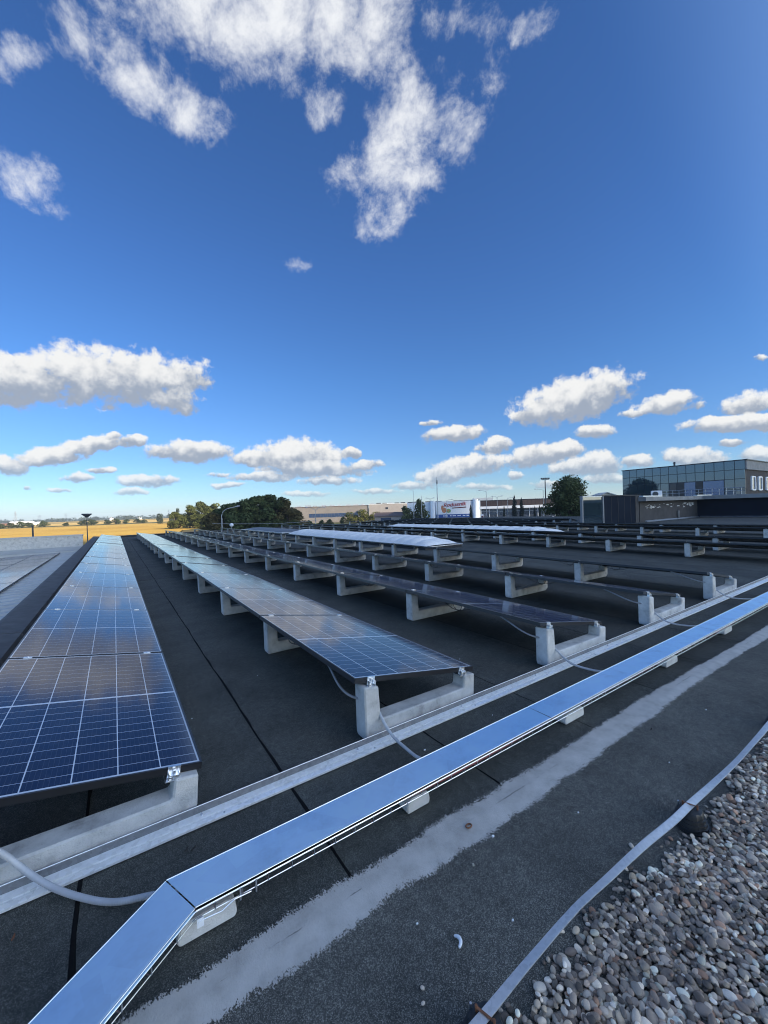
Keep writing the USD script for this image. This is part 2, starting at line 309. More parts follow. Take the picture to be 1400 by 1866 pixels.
def stripe_material():
    """Aluminium paint brushed over the joint: worn to the felt along its frayed edges."""
    N = {'uv': ('texture_coordinate', {}), 's': ('separate_xyz', {}), 'g': ('geometry', {}),
         'a': ('math', {'math_type': 'subtract', 'value2': .5}), 'ab': ('math', {'math_type': 'absolute'}),
         'e': ('math', {'math_type': 'multiply_add', 'value2': -2.0, 'value3': 1.0}),
         'n1': ('noise_texture', {'scale': 2.6, 'detail': 3.0}), 'n2': ('noise_texture', {'scale': 150.0, 'detail': 3.0, 'roughness': .75}), 'n3': ('noise_texture', {'scale': 16.0, 'detail': 5.0, 'roughness': .7}),
         's1': ('math', {'math_type': 'multiply_add', 'value2': .62, 'value3': -.34}), 's2': ('math', {'math_type': 'multiply_add', 'value2': .9, 'value3': -.45}), 's3': ('math', {'math_type': 'multiply_add', 'value2': .5, 'value3': -.25}),
         'q1': ('math', {'math_type': 'add'}), 'q2': ('math', {'math_type': 'add'}), 'q3': ('math', {'math_type': 'add'}),
         'th': ('map_range', {'range_type': 'smoothstep', 'from_min': .24, 'from_max': .29, 'clamp': True}),
         'mp': ('mapping', {'mapping_type': 'point', 'scale': (1.0, .6, 1.0)}), 'mp2': ('mapping', {'mapping_type': 'point', 'scale': (5.0, 60.0, 1.0)}), 'nk': ('noise_texture', {'scale': 1.0, 'detail': 3.0}), 'kr': ('rgb_ramp', {'ramp': [(.58, (0, 0, 0)), (.66, (.8, .8, .8))]}),
         'ks': ('math', {'math_type': 'subtract', 'value2': .56}), 'kw': ('math', {'math_type': 'multiply_add', 'value2': .10, 'value3': -.05}), 'kw2': ('math', {'math_type': 'add'}), 'ka': ('math', {'math_type': 'absolute'}), 'kl': ('math', {'math_type': 'less_than', 'value2': .011}), 'km': ('math', {'math_type': 'multiply'}), 'kx': ('mix', {'color2': (.10, .10, .095)}),
         'nc': ('noise_texture', {'scale': 9.0, 'detail': 6.0, 'roughness': .65}), 'r': ('rgb_ramp', {'ramp': [(.25, (.30, .285, .255)), (.5, (.42, .40, .36)), (.8, (.52, .495, .45))]}),
         'b': ('bump', {'strength': 1.0, 'distance': .002}), 'p': ('principled_bsdf', {'roughness': .6}), 't': ('transparent_bsdf', {}), 'm': ('mix_closure', {})}
    L = [('uv.UV', 's.vector'), ('s.y', 'a.value1'), ('a.value', 'ab.value1'), ('ab.value', 'e.value1'), ('g.position', 'n1.vector'), ('g.position', 'mp.vector'), ('mp.vector', 'n2.vector'), ('mp2.vector', 'nk.vector'), ('g.position', 'mp2.vector'), ('nk.fac', 'kr.fac'), ('s.y', 'ks.value1'), ('n3.fac', 'kw.value1'), ('ks.value', 'kw2.value1'), ('kw.value', 'kw2.value2'), ('kw2.value', 'ka.value1'), ('ka.value', 'kl.value1'), ('kl.value', 'km.value1'), ('kr.color', 'km.value2'), ('km.value', 'kx.fac'), ('r.color', 'kx.color1'), ('kx.color', 'p.base_color'), ('g.position', 'n3.vector'), ('g.position', 'nc.vector'),
         ('n1.fac', 's1.value1'), ('n2.fac', 's2.value1'), ('n3.fac', 's3.value1'), ('e.value', 'q1.value1'), ('s1.value', 'q1.value2'), ('q1.value', 'q2.value1'), ('s2.value', 'q2.value2'), ('q2.value', 'q3.value1'), ('s3.value', 'q3.value2'),
         ('q3.value', 'th.value'), ('nc.fac', 'r.fac'), ('n2.fac', 'b.height'), ('b.normal', 'p.normal'), ('th.result', 'm.fac'), ('t.BSDF', 'm.closure1'), ('p.BSDF', 'm.closure2')]
    return usdkit.material(stage, '/World/Looks/stripe_paint', N, L, surface='m.closure')
stripe_material()


def concrete(name, col, rnd=.12):
    c = np.array(col)
    N = {'tc': ('texture_coordinate', {}), 'g': ('geometry', {}), 'o': ('object_info', {}),
         'n': ('noise_texture', {'scale': 7.0, 'detail': 7.0, 'roughness': .65}), 'r': ('rgb_ramp', {'ramp': [(.25, tuple(c * .45)), (.45, tuple(c * .85)), (.6, tuple(c)), (.78, tuple(c * 1.2))]}),
         'v': ('voronoi_texture', {'scale': 70.0}), 'vr': ('rgb_ramp', {'ramp': [(0, (.45, .45, .45)), (.13, (.8, .8, .8)), (.2, (1, 1, 1))]}),
         'n2': ('noise_texture', {'scale': 40.0, 'detail': 4.0}), 'n2m': ('map_range', {'from_min': .42, 'from_max': .62, 'clamp': True}),
         'pit': ('mix', {'mix_type': 'multiply'}), 'om': ('map_range', {'to_min': 1 - rnd, 'to_max': 1 + rnd}), 'h': ('hsv', {}),
         'bn': ('noise_texture', {'scale': 110.0, 'detail': 4.0, 'roughness': .7}), 'b': ('bump', {'strength': 1.0, 'distance': .004}), 'p': ('principled_bsdf', {'roughness': .85, 'specular_ior_level': .3})}
    L = [('g.position', 'n.vector'), ('g.position', 'v.vector'), ('g.position', 'n2.vector'), ('g.position', 'bn.vector'), ('n.fac', 'r.fac'), ('v.distance', 'vr.fac'), ('n2.fac', 'n2m.value'), ('n2m.result', 'pit.fac'),
         ('r.color', 'pit.color1'), ('vr.color', 'pit.color2'), ('o.random', 'om.value'), ('om.result', 'h.value'), ('pit.color', 'h.color'), ('h.color', 'p.base_color'), ('bn.fac', 'b.height'), ('b.normal', 'p.normal')]
    return usdkit.material(stage, '/World/Looks/' + name, N, L, surface='p.BSDF')
concrete('concrete', (.56, .55, .52))
concrete('concrete_wall', (.52, .50, .46))


def zinc(name, col, rough, spangle=.1, sc=55.0, metal=1.0):
    c = np.array(col)
    N = {'g': ('geometry', {}), 'v': ('voronoi_texture', {'scale': sc}), 'vs': ('separate_color', {}), 'n': ('noise_texture', {'scale': 5.0, 'detail': 6.0, 'roughness': .65}),
         'a': ('mix_float', {'fac': .35}), 'r': ('rgb_ramp', {'ramp': [(.2, tuple(c * (1 - 2.2 * spangle))), (.5, tuple(c)), (.8, tuple(np.minimum(c * (1 + spangle), .95)))]}),
         'rr': ('map_range', {'to_min': rough * .75, 'to_max': rough * 1.35}), 'p': ('principled_bsdf', {'metallic': metal, 'roughness': rough})}
    L = [('g.position', 'v.vector'), ('v.color', 'vs.color'), ('g.position', 'n.vector'), ('n.fac', 'a.a'), ('vs.r', 'a.b'), ('a.result', 'r.fac'), ('r.color', 'p.base_color'), ('n.fac', 'rr.value'), ('rr.result', 'p.roughness')]
    return usdkit.material(stage, '/World/Looks/' + name, N, L, surface='p.BSDF')
zinc('galvanised', (.90, .90, .87), .38, .10, metal=.4)
zinc('galvanised_bar', (.62, .62, .61), .55, .07, 90)
zinc('zinc_dark_reflection', (.26, .27, .28), .6, .12, 60)  # zinc darkened: the dark reflection on the flange is put into its colour
zinc('galvanised_dull', (.48, .50, .51), .5, .14, 40)
zinc('sky_tinted_steel', (.58, .80, .96), .36, .035, 7)  # steel tinted blue: the sky reflection is put into the base colour
zinc('wire_steel', (.62, .64, .66), .3, .06)
zinc('aluminium', (.80, .81, .82), .3, .05)
simple('black_frame', (.012, .012, .014), .35, var=.2)
simple('backsheet', (.10, .105, .11), .6, var=.1)  # dark grey: shade under the panels put into the sheet colour
simple('black_plastic', (.012, .013, .014), .5, var=.25, scale=40, bump=.001)
simple('grey_conduit', (.42, .43, .44), .5, var=.12, scale=20)
simple('dark_pipe', (.22, .225, .23), .6, var=.2, scale=20)  # darker version of the conduit grey
simple('red_cable', (.16, .012, .012), .5, var=.2)
simple('black_cable', (.012, .012, .012), .5, var=.2)
simple('white_paint', (.74, .75, .76), .5, var=.06, scale=2)
simple('dead_leaf', (.035, .028, .022), .8, var=.4, scale=60)
simple('rust', (.16, .065, .03), .8, var=.4, scale=60)


def panel_glass(name='panel_glass', tone=1.0):
    """Half-cut cells printed under glass. st counts metres across (s) and along (t) the module."""
    nx, ny, W, Lg = 6, 22, 1.10, 2.076
    N = {'uv': ('texture_coordinate', {}), 's': ('separate_xyz', {}), 'p': ('principled_bsdf', {'roughness': .075, 'ior': 1.5, 'specular_ior_level': .28, 'specular_tint': (.72, .84, 1.0), 'coat_weight': 0.0})}
    L = [('uv.UV', 's.vector')]
    def m(n, t, a=None, b=None, c=None):
        i = {'math_type': t}
        for k, q in (('value1', a), ('value2', b), ('value3', c)):
            if isinstance(q, str):
                L.append((q, f'{n}.{k}'))
            elif q is not None:
                i[k] = float(q)
        N[n] = ('math', i)
        return f'{n}.value'
    def lines(pre, src, count, width):
        """1 on the dividing lines of COUNT cells, WIDTH as a share of a cell."""
        f = m(pre + 'f', 'fraction', m(pre + 'm', 'multiply', src, count))
        d = m(pre + 'a', 'absolute', m(pre + 's', 'subtract', f, .5))
        return m(pre + 'l', 'greater_than', d, .5 - width / 2)
    u, v = 's.x', 's.y'
    lx = lines('x', u, nx, .0085 * nx / W * .60)
    ly = lines('y', v, ny, .0036 * ny / Lg)
    mid = m('mid', 'less_than', m('mda', 'absolute', m('mds', 'subtract', v, .5)), .0052)
    edge = m('edge', 'greater_than', m('emax', 'maximum', m('ex', 'absolute', m('exs', 'subtract', u, .5)), m('ey', 'absolute', m('eys', 'subtract', v, .5))), .4925)
    # bus wires, very fine along the module
    bus = lines('b', u, nx * 9, .09)
    # little diamonds where cell corners meet
    fx = m('dfx', 'absolute', m('dfs', 'subtract', m('dff', 'fraction', m('dfm', 'multiply', u, nx)), .5))
    fy = m('dfy', 'absolute', m('dfys', 'subtract', m('dfyf', 'fraction', m('dfym', 'multiply', v, ny)), .5))
    dia = m('dia', 'greater_than', m('dsum', 'add', m('dxm', 'multiply', fx, 1.0), m('dym', 'multiply', fy, .52)), .728)
    strong = m('st1', 'maximum', m('st2', 'maximum', lx, mid), m('st3', 'maximum', edge, dia))
    weak = m('wk', 'maximum', m('wk1', 'multiply', ly, .55), m('wk2', 'multiply', bus, .035))
    allm = m('all', 'maximum', m('stm', 'multiply', strong, .78), weak)
    N['cn'] = ('noise_texture', {'scale': 3.0, 'detail': 3.0}); L.append(('uv.UV', 'cn.vector'))
    N['cr'] = ('rgb_ramp', {'ramp': [(.3, (.0045 * tone, .009 * tone, .028 * tone)), (.7, (.0065 * tone, .0135 * tone, .040 * tone))]}); L.append(('cn.fac', 'cr.fac'))
    N['mx'] = ('mix', {'color2': (.74, .77, .80)}); L += [(allm, 'mx.fac'), ('cr.color', 'mx.color1')]
    # dust: a thin uneven film, a little more of it towards the low edge
    N['dn'] = ('noise_texture', {'scale': 14.0, 'detail': 6.0, 'roughness': .7}); N['g'] = ('geometry', {}); L.append(('g.position', 'dn.vector'))
    N['dr'] = ('map_range', {'from_min': .35, 'from_max': .8, 'to_min': .002, 'to_max': .035, 'clamp': True}); L.append(('dn.fac', 'dr.value'))
    N['vp'] = ('voronoi_texture', {'scale': 5.5}); N['vps'] = ('separate_color', {}); L += [('g.position', 'vp.vector'), ('vp.color', 'vps.color')]
    spk = m('spk', 'multiply', m('spd', 'less_than', 'vp.distance', m('spr', 'multiply_add', 'vps.r', .09, -.066)), .55)
    low = m('low', 'multiply', m('lowp', 'power', u, 26.0), .35)
    dust = m('dust', 'add', 'dr.result', m('ds2', 'maximum', low, spk))
    N['dx'] = ('mix', {'color2': (.33, .33, .32)}); L += [(dust, 'dx.fac'), ('mx.color', 'dx.color1'), ('dx.color', 'p.base_color')]
    N['rn'] = ('map_range', {'from_min': .3, 'from_max': .75, 'to_min': .06, 'to_max': .13}); L += [('dn.fac', 'rn.value'), ('rn.result', 'p.roughness')]
    return usdkit.material(stage, '/World/Looks/' + name, N, L, surface='p.BSDF')
panel_glass()


# ---------------------------------------------------------------- the roof
GROUND_Z = -5.0
roof = thing('roof', kind='structure')
m = MB(); m.box(-1.02, 46, -6, 38.4, -.35, -.004); obj('roof_deck', m, 'felt_dark', roof)
m = MB(); m.box(-1.02, 46, 38.0, 38.38, GROUND_Z, -.36).box(-1.02, -.7, -6, 37.9, GROUND_Z, -.36); obj('outer_wall', m, 'concrete_wall', roof)

rg = np.random.default_rng(5)
XS = [-1.0] + [-.22 + .962 * k for k in range(49)]
def wavy(y, k, a):
    return a * (2 * meshkit.fbm(np.stack([y * 1.3, np.full_like(y, k * 7.3), np.zeros_like(y)], -1), 3, seed=3) - 1)
for k in range(len(XS) - 1):
    x0, x1 = XS[k], min(XS[k + 1], 45.9)
    if x1 <= x0:
        break
    cuts = [1.40, 11.4 + .35 * math.sin(k * 2.1) * (k > 2), 21.3 + .5 * math.sin(k * 1.3), 30.8 + .4 * math.sin(k * 3.3), 38.3]
    for j in range(4):
        ya, yb = cuts[j], cuts[j + 1] + (.09 if j < 3 else 0)
        step = .12 if (k < 6 and j == 0) else (.5 if k < 10 else 2.0)
        y = np.linspace(ya, yb, max(3, int((yb - ya) / step)))
        lift = .0045 * (j > 0) * 0 + np.where(y > yb - .1, .0035, 0)
        e = x1 + .05 + wavy(y, k, .012)
        cols = [np.full_like(y, x0), np.full_like(y, x1 - .03), np.full_like(y, x1 + .004), e, e]
        zz = [0, 0, .005, .006, .0008]
        if k == 0:
            cols = [np.full_like(y, x0), np.full_like(y, x0 + .02)] + cols[1:]; zz = [.0] + zz
        bumps = .0022 * (meshkit.fbm(np.stack([y * .9, np.full_like(y, k * 3.0), np.zeros_like(y)], -1), 2, seed=9) - .5)
        v = np.stack([np.stack([c, y, z + lift + (bumps if z > 0 else 0)], -1) for c, z in zip(cols, zz)], 1)
        n, c = v.shape[:2]
        i, q = np.meshgrid(np.arange(n - 1), np.arange(c - 1), indexing='ij')
        f = np.stack([i * c + q, i * c + q + 1, (i + 1) * c + q + 1, (i + 1) * c + q], -1).reshape(-1, 4)
        mb = MB().add(v.reshape(-1, 3), f)
        mb.add(np.array([v[-1, t] for t in range(c)] + [v[-1, t] * [1, 1, 0] + [0, .001, .0006] for t in range(c)]), np.array([(t, t + 1, c + t + 1, c + t) for t in range(c - 1)]))
        obj('felt_sheet', mb, 'felt', roof)
        if k < 9 and j < 3:      # bitumen along the end lap
            xs = np.linspace(x0, x1, 30); jag = .012 + .012 * meshkit.noise(np.stack([xs * 9, np.full_like(xs, k), np.full_like(xs, j)], -1))
            vv = np.stack([np.stack([xs, np.full_like(xs, yb - .004), np.full_like(xs, .0085)], -1), np.stack([xs, yb + jag, np.full_like(xs, .0024)], -1)], 1).reshape(-1, 3)
            ii = np.arange(29) * 2
            obj('bitumen_bead', MB().add(vv, np.stack([ii, ii + 2, ii + 3, ii + 1], -1)), 'bitumen_bleed', roof)
    # bitumen squeezed out along the lap
    if k < 22:
        y = np.linspace(1.40, 38.2, 420 if k < 6 else 120)
        e = x1 + .05 + np.interp(y, np.linspace(1.4, 38.2, 420), wavy(np.linspace(1.4, 38.2, 420), k, .012))
        wd = .006 + .011 * np.clip(meshkit.fbm(np.stack([y * 4.1, np.full_like(y, k * 1.7), np.zeros_like(y)], -1), 3, seed=4) - .28, 0, 1) * 2
        v = np.stack([np.stack([e - .006, y, np.full_like(y, .0075)], -1), np.stack([e + wd * .5, y, np.full_like(y, .006)], -1), np.stack([e + wd, y, np.full_like(y, .0018)], -1)], 1)
        n, c = v.shape[:2]
        i, q = np.meshgrid(np.arange(n - 1), np.arange(c - 1), indexing='ij')
        obj('bitumen_bead', MB().add(v.reshape(-1, 3), np.stack([i * c + q, i * c + q + 1, (i + 1) * c + q + 1, (i + 1) * c + q], -1).reshape(-1, 4)), 'bitumen_bleed', roof)
# the border sheets along the near edge, laid across the others
for a, b in ((-1.0, 4.6), (4.6, 12.2), (12.2, 22), (22, 34), (34, 45.9)):
    m = MB()
    x = np.linspace(a, b, 40)
    rows = [(-5.9, .0), (.2, .0), (.9, .0012), (1.33, .003), (1.405, .009), (1.412, .001)]
    v = np.stack([np.stack([x, np.full_like(x, yy) + (.006 * np.sin(x * 3.1) if 1.3 < yy else 0), np.full_like(x, z + .0015)], -1) for yy, z in rows], 1)
    n, c = v.shape[:2]
    i, q = np.meshgrid(np.arange(n - 1), np.arange(c - 1), indexing='ij')
    m.add(v.reshape(-1, 3), np.stack([i * c + q, (i + 1) * c + q, (i + 1) * c + q + 1, i * c + q + 1], -1).reshape(-1, 4))
    obj('border_sheet', m, 'felt_edge', roof)
# the painted joint
x = np.linspace(-3, 30, 260); x = x[x > -1.0]
m = MB()
mid = 1.405 + .018 * np.sin(x * .55) + .01 * np.sin(x * 1.7 + 1)
half = .106 + .022 * np.sin(x * .8 + .5)
lay = np.linspace(-1, 1, 17)
def paint_z(x, y):     # follows the lap of the border sheet, a hair above it
    e = .006 * np.sin(x * 3.1)
    up = np.interp(y, [1.0, 1.33, 1.33 + .0001], [.0028, .0045, .0045]) + np.clip((y - 1.33) / (.075 + e), 0, 1) * .006
    return np.where(y < 1.412 + e, up, .0118) + .0028
v = np.stack([np.stack([x, mid + half * t, paint_z(x, mid + half * t)], -1) for t in lay], 1)
uv = np.stack([np.stack([x, np.full_like(x, t * .5 + .5)], -1) for t in lay], 1)
n, c = v.shape[:2]
i, q = np.meshgrid(np.arange(n - 1), np.arange(c - 1), indexing='ij')
m.add(v.reshape(-1, 3), np.stack([i * c + q, (i + 1) * c + q, (i + 1) * c + q + 1, i * c + q + 1], -1).reshape(-1, 4), uv.reshape(-1, 2))
obj('painted_joint', m, 'stripe_paint', roof, smooth=True, uv=True)

# low felted upstands round the roof
p = thing('roof_upstand', 'low black felted upstand along the left edge of the roof beside the panels', 'parapet')
m = MB(); m.prism([(-1.36, -.35), (-1.0, -.35), (-1.0, .06), (-1.03, .13), (-1.32, .16), (-1.36, .13)], -5.9, 38.3); obj('upstand_core', m, 'felt_dark', p)
for k in range(14):
    y0 = -5.8 + 3.15 * k
    m = MB(); m.prism([(-1.385, .10), (-1.37, .10), (-1.365, .150), (-1.325, .172), (-1.02, .142), (-.985, .075), (-.975, .080), (-1.01, .156), (-1.325, .188), (-1.385, .162)], y0, y0 + 3.13); obj('capping_sheet', m, 'felt_top', p)
p = thing('roof_upstand', 'low dark felted upstand closing the far end of the roof before the field', 'parapet')
m = MB(); m.box(-1.36, 40, 38.31, 38.6, -.35, .10); obj('upstand_core', m, 'felt_dark', p)
m = MB(); m.box(-1.38, 40, 38.28, 38.63, .10, .13); obj('capping_sheet', m, 'felt_top', p)

# ---------------------------------------------------------------- solar rows
ROWX = [-.762, 1.307, 3.345, 5.45, 7.56, 12.92, 15.02, 20.15, 22.2, 24.3, 26.4, 28.5]
ROWN = [(0, 15), (0, 15), (0, 16), (0, 16), (0, 16), (0, 16), (0, 16), (0, 16), (0, 16), (7, 16), (7, 16), (7, 16)]
ROWNAME = ['the row beside the left roof edge', 'the second row from the left', 'the third row from the left', 'the fourth row from the left', 'the fifth row, left of the nearer rooflight',
           'the first row right of the nearer rooflight', 'the second row right of the nearer rooflight', 'the first row beyond the farther rooflight', 'the second row beyond the farther rooflight',
           'the third row beyond the farther rooflight', 'the fourth row beyond the farther rooflight', 'the last row, farthest right']
Y0, PITCHY, PW, PL, ZL = 2.355, 2.13, 1.134, 2.11, .4409
TILT = math.degrees(math.asin((.4409 - .249) / 1.134))


def panel_source(name, first):
    s = source(name)
    t, w, d = .0015, .011, .035
    m = MB()
    for (a, b, c, e) in ((0, PW, 0, w), (0, PW, PL - w, PL), (0, w, w, PL - w), (PW - w, PW, w, PL - w)):
        m.box(a, b, c, e, -d, 0)
    m.box(w, .035, w, PL - w, -d, -d + .002); m.box(PW - .035, PW - w, w, PL - w, -d, -d + .002)
    obj('frame', m, 'black_frame', s)
    m = MB()
    m.quad((w, w, -t), (PW - w, w, -t), (PW - w, PL - w, -t), (w, PL - w, -t), [(0, 0), (1, 0), (1, 1), (0, 1)])
    obj('glass', m, 'panel_glass', s, uv=True)
    m = MB(); m.quad((w, w, -.008), (w, PL - w, -.008), (PW - w, PL - w, -.008), (PW - w, w, -.008)); obj('backsheet', m, 'backsheet', s)
    m = MB()
    for x in (.30, .567, .83):
        m.box(x - .04, x + .04, PL / 2 - .03, PL / 2 + .03, -.026, -.0085)
    obj('junction_box', m, 'black_plastic', s)
    for x in (.13, 1.0):
        m = MB(); m.box(x - .028, x + .028, PL - .008, PL + .028, .0008, .0042).box(x - .028, x + .028, PL + .004, PL + .016, -.05, .0008); m.cyl(x, PL + .01, .0042, .0095, .006, sides=6)
        obj('mid_clamp', m, 'aluminium', s)
    if first:
        for x in (.13, 1.0):
            m = MB()
            m.box(x - .03, x + .03, -.0045, -.001, -.05, .0045)         # upright plate
            m.box(x - .03, x + .03, -.0009, .010, .0008, .0045)         # hook over the frame
            m.box(x - .022, x + .022, -.03, -.0046, -.032, -.028)        # lug with the bolt
            m.cyl(x, -.018, -.028, -.008, .0075, sides=6); m.cyl(x, -.018, -.05, -.032, .004, sides=6)
            m.box(x - .026, x - .022, -.03, -.0046, -.052, -.02); m.box(x + .022, x + .026, -.03, -.0046, -.052, -.02)
            m.box(x - .04, x + .04, -.034, .05, -.057, -.053)            # foot on the block
            obj('end_clamp', m, 'aluminium', s)
    return s
SRC_PANEL, SRC_PANEL_FIRST = panel_source('solar_panel', False), panel_source('solar_panel_end', True)


def loft_block(pts, t, r=.009):
    """Closed profile (xz) pushed along y with chamfered rims."""
    pg = Polygon(pts).buffer(-.012, join_style=1, quad_segs=3).buffer(.012, join_style=1, quad_segs=3)
    pg = pg.simplify(.0008)
    o = np.array(pg.exterior.coords)[:-1]
    nx = np.roll(o, -1, 0) - np.roll(o, 1, 0); nx /= np.linalg.norm(nx, axis=1, keepdims=True) + 1e-9
    if not pg.exterior.is_ccw:
        nx = -nx
    inn = o - r * np.stack([nx[:, 1], -nx[:, 0]], 1)
    rings = [(inn, -t / 2), (o, -t / 2 + r), (o, t / 2 - r), (inn, t / 2)]
    n = len(o)
    v = np.vstack([np.stack([q[:, 0], np.full(n, y), q[:, 1]], 1) for q, y in rings])
    f = []
    for k in range(3):
        for a in range(n):
            b = (a + 1) % n
            f.append((k * n + a, k * n + b, (k + 1) * n + b)); f.append((k * n + a, (k + 1) * n + b, (k + 1) * n + a))
    import mapbox_earcut as me
    tri = me.triangulate_float64(inn, np.array([n], np.uint32)).reshape(-1, 3)
    f = np.array(f); cap0 = tri; cap1 = tri[:, ::-1] + 3 * n
    m = trimesh.Trimesh(v, np.vstack([f, cap0, cap1]), process=False); m.fix_normals()
    return m
BLOCK = [(.018, 0), (.985, 0), (1.035, .04), (1.042, .207), (.935, .2215), (.922, .13), (.905, .122), (.14, .122), (.124, .134), (.115, .352), (.0, .371), (.004, .03)]
SRC_BLOCK = []
for k in range(3):
    rr = np.random.default_rng(40 + k)
    b = [(x + rr.normal(0, .0025), z + rr.normal(0, .002) * (z > .01)) for x, z in BLOCK]
    bm = loft_block(b, .132 + .004 * k)
    SRC_BLOCK.append(usdkit.mesh(stage, f'/World/kept/ballast_block_{k}', bm, '/World/Looks/concrete', 28).GetPrim())
    SRC_BLOCK[-1].SetSpecifier(Sdf.SpecifierClass)

rj = random.Random(8)
for r, (x, (n0, n1)) in enumerate(zip(ROWX, ROWN)):
    for n in range(n0, n1):
        y = Y0 + n * PITCHY
        near = ORD[n - n0]
        copy_of(SRC_PANEL_FIRST if n == n0 else SRC_PANEL, 'solar_panel', (x, y, ZL), (rj.gauss(0, .12), TILT + rj.gauss(0, .12), 0),
                f'{near} solar panel from the near end of {ROWNAME[r]}', 'solar panel', 'solar panels tilted on concrete blocks')
    for n in range(n0, n1 + 1):
        y = Y0 + n * PITCHY - .010 + (.028 if n == n0 else 0)
        pth = numbered('/World/ballast_block')
        b = UsdGeom.Mesh.Define(stage, pth)
        b.GetPrim().GetReferences().AddInternalReference(rj.choice(SRC_BLOCK).GetPath())
        b.AddTranslateOp().Set(Gf.Vec3d(x + .042 + rj.gauss(0, .006), y + rj.gauss(0, .004), .0065)); b.AddRotateZOp().Set(rj.gauss(0, .5))
        tag(b, f'{ORD[n - n0]} concrete block from near, under {ROWNAME[r]}', 'concrete block', 'concrete blocks carrying the solar panels')


# ---------------------------------------------------------------- metal channel lying along the block ends
chan = [(2.196, .0), (2.196, .011), (2.199, .0125), (2.230, .0135), (2.232, .0085), (2.236, .0085), (2.238, .0135), (2.283, .0145), (2.2855, .046), (2.288, .0485), (2.2915, .0485), (2.294, .046), (2.294, .0)]
for i, (a, b, w) in enumerate(((-2.2, 4.02, 'nearest length of galvanised channel, running under the conduits from the left'), (4.028, 10.2, 'second length of galvanised channel lying beyond the joint past the third row'), (10.208, 16.4, 'third length of galvanised channel, leading off the right side'))):
    if a < -1.0:
        a = -.95
    t = thing('metal_channel', w, 'metal channel', (0, 0, .0085), group='galvanised channel along the block ends')
    m = MB(); m.prism_x([(2.196, .0), (2.196, .011), (2.199, .0125), (2.2285, .0135), (2.2295, .0)], a, b); obj('front_lip', m, 'galvanised', t)
    m = MB(); m.prism_x([(2.2297, .0), (2.2297, .004), (2.2365, .004), (2.238, .0145), (2.2828, .0150), (2.2828, .0)], a, b); obj('web', m, 'galvanised', t)
    m = MB(); m.prism_x([(2.283, .0), (2.283, .046), (2.2836, .0478), (2.2915, .0478), (2.294, .046), (2.294, .0)], a, b); obj('back_flange', m, 'zinc_dark_reflection', t)
    m = MB(); m.tube([(a + .001, 2.2885, .0485), (b - .001, 2.2885, .0485)], .0022, 6); obj('flange_edge', m, 'galvanised', t)
    x = a + .35
    while x < min(b, 9):
        m = MB(); m.cyl(x, 2.262, .014, .020, .0065, sides=6).cyl(x, 2.262, .020, .027, .003, sides=6); obj('screw', m, 'wire_steel', t)
        m = MB(); m.cyl(x + .10, 2.213, .013, .0165, .005, sides=6); obj('rivet', m, 'galvanised_dull', t)
        x += .93
    m = MB(); m.box(a + .002, a + .012, 2.2, 2.228, .0137, .0146); obj('end_lip', m, 'galvanised_dull', t)

# ---------------------------------------------------------------- cable tray with steel covers
tray = thing('cable_tray', 'long cable tray with shiny steel covers bending at its near end', 'cable tray', (0, 0, .0085))
ZT, YN, YF = .142, 1.606, 1.790
KN, KF = np.array([.203, YN]), np.array([.128, YF])      # the mitre of the bend
DD = np.array([-.806, -.592]); DD /= np.linalg.norm(DD)
NN = np.array([-DD[1], DD[0]]); NN = NN if NN @ (KF - KN) > 0 else -NN
def cover(name, p0, p1, q0, q1, z=ZT):
    """folded lid: p along the near edge, q along the far one"""
    m = MB()
    p0, p1, q0, q1 = map(lambda a: np.array([*a, 0.0]), (p0, p1, q0, q1))
    up = np.array([0, 0, 1.0])
    inn = (q0 - p0) / np.linalg.norm(q0 - p0)
    t = .0015
    crown = .0
    e = .006
    a0, a1, b0, b1 = p0 + inn * e, p1 + inn * e, q0 - inn * e, q1 - inn * e
    mid0, mid1 = (a0 + b0) / 2, (a1 + b1) / 2
    sec0 = [p0 + up * (z - .016), p0 + up * (z - .002), a0 + up * z, mid0 + up * (z + crown), b0 + up * z, q0 + up * (z - .002), q0 + up * (z - .016)]
    sec1 = [p1 + up * (z - .016), p1 + up * (z - .002), a1 + up * z, mid1 + up * (z + crown), b1 + up * z, q1 + up * (z - .002), q1 + up * (z - .016)]
    v = np.array(sec0 + sec1); n = 7
    f = [(i, n + i, n + i + 1, i + 1) for i in range(n - 1)]
    m.add(v, np.array(f)[:, ::-1])
    w = v.copy(); w[:, 2] -= t; m.add(w, np.array(f))
    m.add(np.vstack([sec0, np.array(sec0) - up * t]), [(i, i + 1, n + i + 1, n + i) for i in range(n - 1)])
    m.add(np.vstack([sec1, np.array(sec1) - up * t]), [(i, n + i, n + i + 1, i + 1) for i in range(n - 1)])
    obj(name, m, 'sky_tinted_steel', tray)
    m = MB()
    for k_, r_ in ((1, .0022), (0, .0026), (5, .0022)):
        o_ = np.array([0, 0, .001]) - inn * (.0012 if k_ < 3 else -.0012)
        m.tube([sec0[k_] + o_, sec1[k_] + o_], r_, 6)
    obj('cover_hem', m, 'wire_steel', tray)
J = [None, 2.37, 5.36, 8.36, 11.36, 14.36]
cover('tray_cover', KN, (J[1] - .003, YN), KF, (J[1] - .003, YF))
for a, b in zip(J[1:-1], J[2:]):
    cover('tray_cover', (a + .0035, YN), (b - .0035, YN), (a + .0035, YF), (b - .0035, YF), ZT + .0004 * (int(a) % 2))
EN, EF = KN + DD * 2.6, KF + DD * 2.6
KN2, KF2 = KN + DD * .005, KF + DD * .005
cover('tray_cover', EN, KN2, EF, KF2, ZT - .0006)
